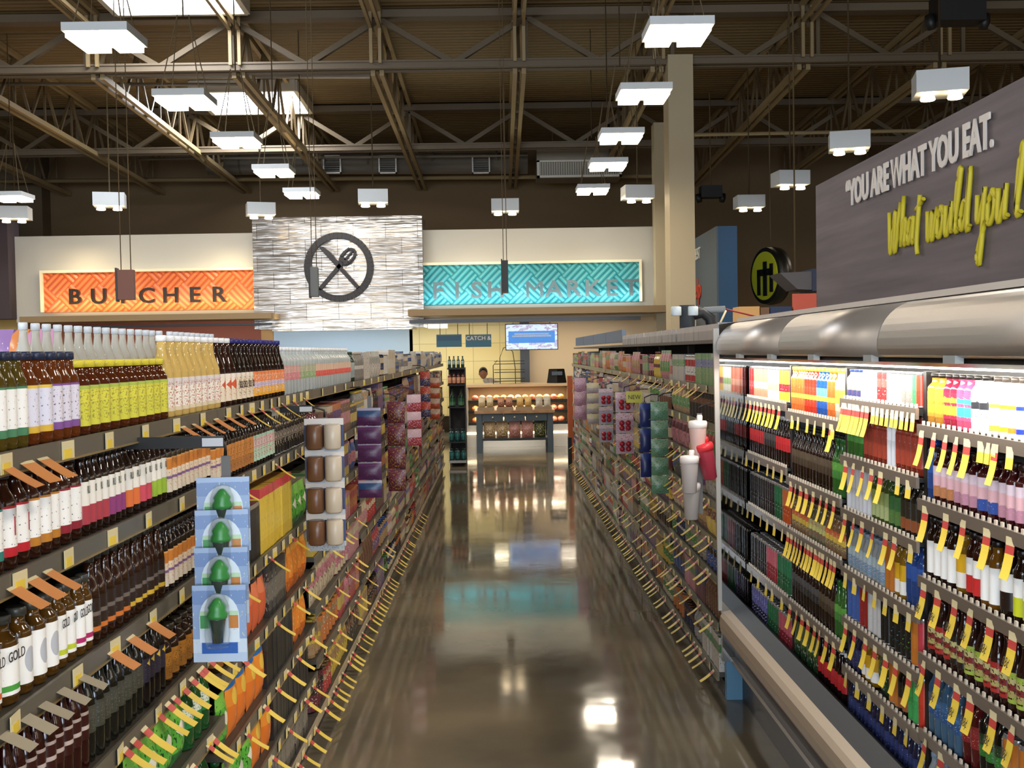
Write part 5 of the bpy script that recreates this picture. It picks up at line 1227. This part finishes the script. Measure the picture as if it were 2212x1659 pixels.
bagb = POU('rice_cracker_bag', 'brown and cream bag', .2, .09, .3, [(0, '8c6c48'), (.5, 'b89870')], 'e0d0a8', .45, cat='bag')
bagg = POU('rice_cracker_bag', 'dark green bag with cream print', .2, .09, .3, [(0, '3c4428'), (.5, '4c5430')], 'c8bc80', .4, cat='bag')
w3 = (tw - .24) / 5
for i, s in enumerate((bagb, bagb, bagp, bagp, bagg)):
    across(s, tx0 + .12 + i * w3, tx0 + .12 + (i + 1) * w3, ty + .06, .26, ['leftmost', 'beside the leftmost', 'centre', 'beyond centre', 'rightmost'][i] + ' on lower shelf of display table', 1.2 if w3 > .24 else 1.)
trayb = BOX('snack_tray', 'shallow tan tray', .3, .3, .06, [(0, '8c7450')], '5c4830', .2, cat='tray')
crk = [POU('cracker_pack', f'{n} cracker pack', .1, .05, .15, [(0, a), (.5, c)], 'e8dcc0', .4, cat='pack') for n, a, c in (('cream', 'b8a070', 'd8c8a0'), ('red-brown', '8c4430', 'b87858'), ('golden', 'c8983c', 'd8b060'), ('white', 'd8d0c0', 'c0b8a8'))]
for i in range(4):
    xa = tx0 + .03 + i * tw / 4; across(trayb, xa, xa + .29, ty + .05, th_ + .02, f'{["first", "second", "third", "fourth"][i]} along the display table')
    for r_ in range(2): across(crk[(i + r_) % 4], xa + .0, xa + .29, ty + .08 + r_ * .12, th_ + .08, f'{["first", "second", "third", "fourth"][i]} tray, {["front", "rear"][r_]} row', 1.15)

# glass-fronted counter
cyy = 20.0
def counter(px0, px1, label, seed, pal):
    x0, x1 = at(px0, 900, Y=cyy).x, at(px1, 900, Y=cyy).x; W_ = x1 - x0; rg = random.Random(seed)
    o = empty('service_counter', (x0, cyy, 0), label=label, cat='counter'); ztop = at(1100, 830, Y=cyy).z
    m_st = mat('brushed_steel', 'a89880', .25, .7)
    MB().box(0, W_, .06, 1.2, 0, .42).obj('base_cabinet', m_st, o); MB().box(0, W_, 0, .07, .25, .29).obj('light_strip', mat('strip_glow', 'fff0d0', .4, emit=4., ecol='ffe6b8'), o)
    MB().box(0, W_, .05, 1.0, ztop - .05, ztop).obj('counter_top', mat('counter_edge', 'd8b888', .4), o)
    MB().box(0, W_, 1.0, 1.05, .42, ztop - .05).obj('back_panel', mat('counter_back', 'c8a878', .5), o)
    for k, z in enumerate((.46, .68, .88)):
        MB().box(0, W_, .12 + .0 * k, .95, z - .02, z).obj('display_shelf', m_st, o)
        MB().box(0, W_, .10, .12, z - .03, z + .01).obj('price_rail', m_cb, o)
    g = MB().box(0, W_, .02, .028, .43, ztop - .05).obj('glass_front', mat('counter_glass', 'ffffff', .02, trans=1., alpha=.12), o)
    for x in (0, W_ - .03): MB().box(x, x + .03, .03, 1.0, .42, ztop - .05).obj('end_frame', m_st, o)
    area('case_light', (x0 + W_ / 2, cyy + .25, ztop - .08), W_ * .9, .1, 30, (1, .84, .6))
    for z in (.66, .86): area('case_light', (x0 + W_ / 2, cyy + .16, z - .025), W_ * .9, .04, 14, (1, .84, .6))  # lamps added under the two upper tiers to brighten the food below
    for k, z in enumerate((.46, .68, .88)):
        n = int(W_ / .15)
        for i in range(n):
            nm, c = rg.choice(pal); x = x0 + .09 + (W_ - .18) * (i + .5) / n
            if (nm,) not in _T:
                q = MB(); q.lathe([(.001, 0), (.05, .006), (.068, .035), (.06, .07), (.03, .095), (.001, .1)], 12); _T[(nm,)] = q.mesh('food_mound', [print_mat(((0, c), (.6, c)), 'efe0c0', .3, 5.)])
            f = mobj('seafood_portion', _T[(nm,)], None, (x, cyy + .28, z + .001), (0, 0, i)); tag(f, f'{nm} portion, {["bottom", "middle", "top"][k]} tier of {label.split(" with")[0]}', 'food', f'{nm} portions, {["bottom", "middle", "top"][k]} tier, {label.split(" with")[0]}')
    return o
counter(1008, 1232, 'brightly lit fish counter with three tiers of food', 3, [('cream', 'd8b888'), ('orange', 'd88048'), ('golden', 'd8a058'), ('coral', 'c86850')])
counter(600, 905, 'long fish counter behind the tea shelving with food tiers', 4, [('cream', 'd8b888'), ('orange', 'd88048')])
# orange post and register
a, c = at(1229, 1000, Y=17.6).x, at(1240, 1000, Y=17.6).x
tag(MB().box(a, c, 17.6, 17.75, 0, at(1234, 812, Y=17.6).z).obj('orange_stand', mat('orange_panel', 'a8552c', .5)), 'narrow orange panel standing at the far shelving corner', 'panel')
tag(MB().box(at(1228, 1000, Y=16.4).x, at(1236, 1000, Y=16.4).x, 16.4, 16.5, 0, at(1234, 945, Y=16.4).z).obj('corner_guard', m_cb), 'short black corner guard at the end of the far shelving', 'guard')
pz_ = at(1100, 830, Y=cyy).z
p = at(1203, 829, Y=cyy + .3); o = empty('scale_register', (p.x, cyy + .35, pz_), label='black counter scale with dark display on the fish counter', cat='scale')
q = MB(); q.lathe([(.19, 0), (.17, .12), (.15, .26), (.14, .27)], 4, flat=True); q.obj('scale_body', m_cb, o); MB().box(-.1, .1, -.16, -.15, .15, .22).obj('display', mat('display_glow', '38404a', .3), o)
# wire basket tower on the counter
p = at(1100, 829, Y=cyy + .2); bt = empty('wire_basket_stand', (p.x, cyy + .3, pz_), label='arched wire basket stand with small jars on the fish counter', cat='stand')
q = MB(); q.tube([(-.3, 0, 0), (-.3, 0, .35), (-.22, 0, .45)], .009, 6); q.tube([(-.17, 0, 0), (-.17, 0, .5), (-.1, 0, .68), (-.0, 0, .72), (.08, 0, .6), (.12, 0, .3), (.12, 0, 0)], .009, 6); q.obj('arch_frame', mat('wire_dark', '5a5a48', .4, .5), bt)
for z in (.05, .22, .38):
    q = MB(); q.tube([(-.28, -.09, z), (.3, -.09, z), (.3, .09, z), (-.28, .09, z)], .007, 6, closed=True); q.tube([(-.28, -.09, z + .05), (.3, -.09, z + .05), (.3, .09, z + .05), (-.28, .09, z + .05)], .005, 6, closed=True)
    q.box(-.28, .3, -.09, .09, z - .006, z); q.obj('basket', mat('wire_dark', '5a5a48', .4, .5), bt)
# person behind the counter
def person(px, py, Y, label):
    head = at(px, py, Y=Y); x, z = head.x, head.z
    bmx = bmesh.new()
    J = [((x + .28, Y + .12, .95), .15), ((x + .24, Y + .08, 1.10), .16), ((x + .14, Y, 1.24), .15), ((x + .05, Y - .06, z - .16), .06), ((x + .0, Y - .08, z - .1), .055),
         ((x + .16, Y - .18, 1.24), .06), ((x + .20, Y - .3, 1.0), .042), ((x + .05, Y - .38, .93), .032), ((x + .08, Y + .18, 1.2), .06), ((x - .04, Y + .14, 1.0), .042), ((x - .08, Y - .08, .93), .032),
         ((x + .36, Y + .16, .86), .09), ((x + .34, Y + .14, .48), .06), ((x + .34, Y + .2, .06), .045), ((x + .2, Y + .26, .86), .09), ((x + .2, Y + .24, .48), .06), ((x + .2, Y + .3, .06), .045)]
    E = [(0, 1), (1, 2), (2, 3), (3, 4), (2, 5), (5, 6), (6, 7), (2, 8), (8, 9), (9, 10), (0, 11), (11, 12), (12, 13), (0, 14), (14, 15), (15, 16)]
    me = bpy.data.meshes.new('person'); me.from_pydata([j[0] for j in J], E, [])
    o = bpy.data.objects.new('person', me); COL.objects.link(o); me.materials.append(mat('white_shirt', 'd8d4c8', .7))
    o.modifiers.new('skin', 'SKIN'); sub = o.modifiers.new('sub', 'SUBSURF'); sub.levels = 2; sub.render_levels = 2
    for v, j in zip(me.skin_vertices[0].data, J): v.radius = (j[1], j[1])
    me.skin_vertices[0].data[0].use_root = True
    tag(o, label, 'person')
    def ball(name, c, rx, ry, rz, m, n=16, z0=-1., z1=1.):
        pr = [(max(.001, math.cos(a)), math.sin(a)) for a in [math.asin(z0) + (math.asin(z1) - math.asin(z0)) * k / 12 for k in range(13)]]
        q = MB().lathe(pr, n, cap=True); bmesh.ops.scale(q.bm, vec=(rx, ry, rz), verts=q.bm.verts); q.obj(name, m, o, c)
    ball('head', (x, Y - .1, z), .08, .095, .115, mat('skin_tone', 'b07c5c', .5)); ball('hair', (x, Y - .085, z + .03), .088, .1, .1, mat('dark_hair', '1c1614', .6), z0=-.25)
    ball('nose', (x - .02, Y - .195, z - .02), .014, .02, .02, mat('skin_tone', 'b07c5c', .5))
    for s in (-1, 1): ball('ear', (x + s * .08, Y - .09, z - .01), .014, .02, .03, mat('skin_tone', 'b07c5c', .5), 8)
    for (hx_, hy, hz) in ((x + .03, Y - .42, .92), (x - .08, Y - .13, .92)):
        q = MB(); q.tube([(0, 0, 0), (0, -.05, 0), (0, -.085, -.01)], [.025, .032, .026], 10)
        for k in range(4): q.tube([((k - 1.5) * .016, -.08, -.005), ((k - 1.5) * .018, -.12, -.02), ((k - 1.5) * .018, -.145 + abs(k - 1.3) * .008, -.045)], [.009, .008, .007], 6)
        q.tube([(.028, -.03, 0), (.05, -.06, -.01), (.055, -.085, -.02)], [.011, .009, .008], 6); q.obj('hand', mat('skin_tone', 'b07c5c', .5), o, (hx_, hy, hz))
person(1044, 806, 21.75, 'dark-haired person in white shirt bending behind the fish counter')
# TV and hanging signs
Yt = YF - .78; ZSOF = at(1100, 699, Y=YF - .9).z
def panel(name, px0, px1, py0, py1, Y, th, m, label, cat, wires=True):
    a, c = at(px0, py1, Y=Y), at(px1, py0, Y=Y); o = empty(name, (a.x, Y, a.z), label=label, cat=cat); W_, H_ = c.x - a.x, c.z - a.z
    MB().box(0, W_, 0, th, 0, H_).obj('sign_board' if cat == 'sign' else 'housing', m, o)
    if wires:
        for u in (.15, .85): MB().tube([(W_ * u, th / 2, H_ - .01), (W_ * u, th / 2, ZSOF - a.z + .02)], .007, 5).obj('hanging_rod', m_steel_d, o)
    return o, W_, H_
o, W_, H_ = panel('television', 1092, 1205, 698, 757, Yt, .06, m_cb, 'bright hanging television with blue banner above the fish counter', 'television')
scr = mat('screen_picture', '88a8c8', .3)
t, ns, L, b = nodes(scr); tc = N(t, 'ShaderNodeTexCoord'); nz = N(t, 'ShaderNodeTexNoise'); nz.inputs['Scale'].default_value = 9; L.new(tc.outputs['UV'], nz.inputs['Vector'])
r = ramp(t, [(.35, 'b8d0e8'), (.5, 'd8e0e8'), (.56, '8c4c6c'), (.62, 'c8a8b8'), (.7, '2c3c5c')]); L.new(nz.outputs['Color'], r.inputs[0]); L.new(r.outputs[0], b.inputs['Emission Color']); b.inputs['Emission Strength'].default_value = .9; scr.cycles.emission_sampling = 'NONE'
s_ = MB().box(.015, W_ - .015, -.004, 0, .015, H_ - .015).obj('screen', scr, o)
MB().box(.06, W_ - .06, -.008, -.004, H_ * .27, H_ * .72).obj('banner', mat('screen_blue', '1c6cb8', .3, emit=.7, ecol='1c70c0'), s_)
mobj('lettering', text_mesh('RESPONSIBLY SOURCED SEAFOOD', .085, .002, mat('screen_white', 'e8f0f8', .3, emit=.8), sx=.62), s_, (W_ / 2, -.01, H_ * .55), (PI / 2, 0, 0)) if 0 else None
for z, s in ((.58, .75), (.5, .85)): MB().box(W_ * (.5 - s / 2.3), W_ * (.5 + s / 2.3), -.0095, -.008, H_ * z, H_ * z + .03).obj('text_line', print_mat(((0, '1c6cb8'),), 'e8f4ff', .5, 14., 0., 1.), s_)
m_teal = mat('teal_board', '2c5c6c', .5)
for px0, px1, lb in ((943, 997, 'teal hanging sign over the counter, farther from the television'), (1006, 1061, 'teal hanging sign reading CATCH beside the television')):
    o, W_, H_ = panel('hanging_sign', px0, px1, 722, 750, YF - .78, .03, m_teal, lb, 'sign')
    MB().box(.02, W_ - .02, -.004, 0, H_ * .5, H_ * .9).obj('sign_band', mat('teal_dark', '24485c' if px0 < 1000 else '4c5a5c', .5), o)
    if px0 > 1000: mobj('lettering', text_mesh('CATCH &', .11, .003, mat('sign_white', 'c8d0cc', .5)), o, (W_ / 2, -.006, H_ * .55), (PI / 2, 0, 0))
# strip lamp and speaker by the counter
p0, p1 = at(925, 706, Y=YF + .6), at(966, 706, Y=YF + .6)
tag(MB().box(p0.x, p1.x, YF + .6, YF + .75, p0.z - .03, p0.z + .05).obj('tube_lamp', mat('tube_glow', 'fff8e8', .4, emit=5., ecol='fff4dc')), 'short bright tube lamp over the counter', 'lamp')

# ---- things seen over the cooler
Yb = 18.3
a = at(1553, 690, Y=Yb); c = at(1592, 488, Y=Yb)
bs = empty('department_sign', (a.x, Yb, 0), label='tall blue and grey box sign with white and red lettering beyond the column', cat='sign')
W_ = c.x - a.x
MB().box(0, W_, 0, 4.5, 1.9, c.z).obj('sign_board', mat('sign_blue', '2c5478', .55), bs); MB().box(-.03, 0, 0, 4.5, 1.9, c.z).obj('sign_face', mat('sign_grey', '5c646a', .55), bs)
for z, sz_, c_, tx in ((c.z - .42, .3, 'd8d4c8', 'FINEST'), (c.z - 1.15, .55, 'c85038', 'help'), (c.z - 1.45, .16, 'd8d4c8', 'CENTER')):
    mobj('lettering', text_mesh(tx, sz_, .02, mat('sl_' + c_, c_, .5), sx=1.0, align='LEFT'), bs, (-.045, 2.3 if 1 else 0, z), (PI / 2, 0, -PI / 2))
MB().box(0, W_, .2, .6, 0, 1.9).obj('sign_post', mat('sign_blue', '2c5478', .55), bs)
C2 = at(1665, 596, Y=19.0)
rd = empty('round_sign', C2, math.radians(-73), label='round black-rimmed sign with yellow and black shapes, seen at an angle', cat='sign')
RM = Matrix.Rotation(PI / 2, 4, 'X'); rr = .50
MB().lathe([(rr, -.12), (rr + .02, 0), (rr, .12)], 40, M=RM).obj('rim', mat('sign_black', '15140f', .4), rd)
q = MB().lathe([(rr * .86, .12), (rr * .86, .135)], 40, M=RM); q.obj('sign_disc', mat('sign_yellow', 'c8cc2c', .4), rd)
for (x0, x1, z0, z1) in ((-.02, .10, -.36, .25), (-.22, -.12, -.34, .1), (.2, .3, -.3, .2), (-.22, .3, .0, .12)): MB().box(x0, x1, -.15, -.135, z0, z1).obj('sign_shape', mat('sign_black', '15140f', .4), rd)
MB().tube([(0, 0, rr), (0, 0, zd(19) - C2.z + .02)], .012, 6).obj('hanging_rod', m_steel_d, rd)
# tall shelving far behind the cooler with cartons and an orange panel on it
zt_ = 2.05
sx0, sx1 = at(1596, 690, Y=12.5).x, 6.2
ts = empty('tall_shelf', (sx0, 12.5, 0), label='tall dark shelf far behind the drinks cooler', cat='shelving')
MB().box(0, sx1 - sx0, 0, .05, 0, zt_).obj('side_panel', m_shelf, ts); MB().box(0, sx1 - sx0, .05, .6, zt_ - .03, zt_).obj('top_board', m_shelf, ts); MB().box(0, sx1 - sx0, .57, .6, 0, zt_ - .03).obj('back_panel', m_shelf, ts)
for nm, p0, p1, py, c, lb in (('carton', 1597, 1641, 662, 'c89a5c', 'tan carton far behind the cooler beside the blue sign'), ('carton', 1643, 1662, 664, '6c4c30', 'brown carton beside the tan one far behind the cooler'), ('carton', 1664, 1710, 662, '1c2c4c', 'navy carton under the round sign'), ('notice_board', 1714, 1764, 634, 'b8503c', 'orange-red board just beside the grey slogan sign')):
    x0, x1 = at(p0, 680, Y=12.55).x, at(p1, 680, Y=12.55).x; zt2 = at((p0 + p1) / 2, py, Y=12.55).z
    tag(MB().box(x0, x1, 12.55, 12.55 + (.35 if nm == 'carton' else .05), zt_ + .001, zt2).obj(nm, mat(nm + c, c, .6)), lb, nm.replace('_', ' '))
a, c = at(1700, 625, Y=15.0), at(1775, 588, Y=15.0)
hd = empty('awning_box', (a.x, 15.0, a.z), label='grey wedge-shaped awning with navy end near the round sign', cat='awning')
extr = MB(); v = [extr.bm.verts.new(p_) for p_ in ((-.1, 0, c.z - a.z), (c.x - a.x, 0, c.z - a.z + .02), (c.x - a.x, 0, -.02), (.15, 0, .0), (-.1, .6, c.z - a.z), (c.x - a.x, .6, c.z - a.z + .02), (c.x - a.x, .6, -.02), (.15, .6, .0))]
for f in ((3, 2, 1, 0), (4, 5, 6, 7), (0, 1, 5, 4), (1, 2, 6, 5), (2, 3, 7, 6), (3, 0, 4, 7)): extr.bm.faces.new([v[i] for i in f])
extr.obj('awning_body', mat('awning_grey', '5a5658', .6), hd); MB().box(c.x - a.x - .14, c.x - a.x + .02, -.02, .62, -.03, c.z - a.z + .05).obj('awning_end', mat('awning_navy', '1f2a44', .5), hd)
MB().tube([(.2, .3, c.z - a.z), (.2, .3, zd(15) - a.z + .02)], .012, 6).obj('hanging_rod', m_steel_d, hd)
# black speaker clusters under the roof
for px, py, Y, sc_, lb in ((1535, 415, 22.0, 1.2, 'black speaker cluster under the trusses beyond the column'), (2068, 22, 13.0, 1.6, 'black speaker cluster near the top corner under the trusses')):
    p = at(px, py, Y=Y); o = empty('speaker_cluster', p, label=lb, cat='speaker'); MB().box(-.18 * sc_, .18 * sc_, -.15, .15, -.1 * sc_, .1 * sc_).obj('speaker_box', m_cb, o)
    for s in (-1, 1): MB().lathe([(.05, -.08), (.07, 0), (.05, .1)], 10, c=(s * .22 * sc_, 0, -.08), M=Matrix.Rotation(.2 * s, 4, 'Y')).obj('speaker_horn', m_cb, o)
    MB().tube([(0, 0, .1 * sc_), (0, 0, zd(Y) - p.z + .02)], .015, 6).obj('hanging_rod', m_steel_d, o)
# glimpses beyond the tea shelving on the near side
xq = -2.2
bq = empty('back_shelf', (-4.2, 5.4, 0), label='low shelf behind the tea shelving with purple and orange bags on it', cat='shelving')
MB().box(0, 2.4, 0, .5, 0, 1.70).obj('shelf_body', m_shelf, bq)
for i, (px, c1, c2, nm) in enumerate(((12, '6a4a80', '9a7ab0', 'purple'), (45, 'b8502c', 'd88850', 'orange'), (78, 'a85c8c', 'c890b0', 'pink'))):
    s = POU('party_bag', f'{nm} glossy bag', .2, .12, .26, [(0, c1), (.5, c2)], 'e8dce8', .3, cat='bag'); o, _ = get(s, True, f'{nm} glossy bag seen over the tea bottles', f'{nm} bags')
    o.location = (at(px, 740, Y=5.6).x, 5.6, 1.701); o.rotation_euler = (0, 0, -PI / 2)
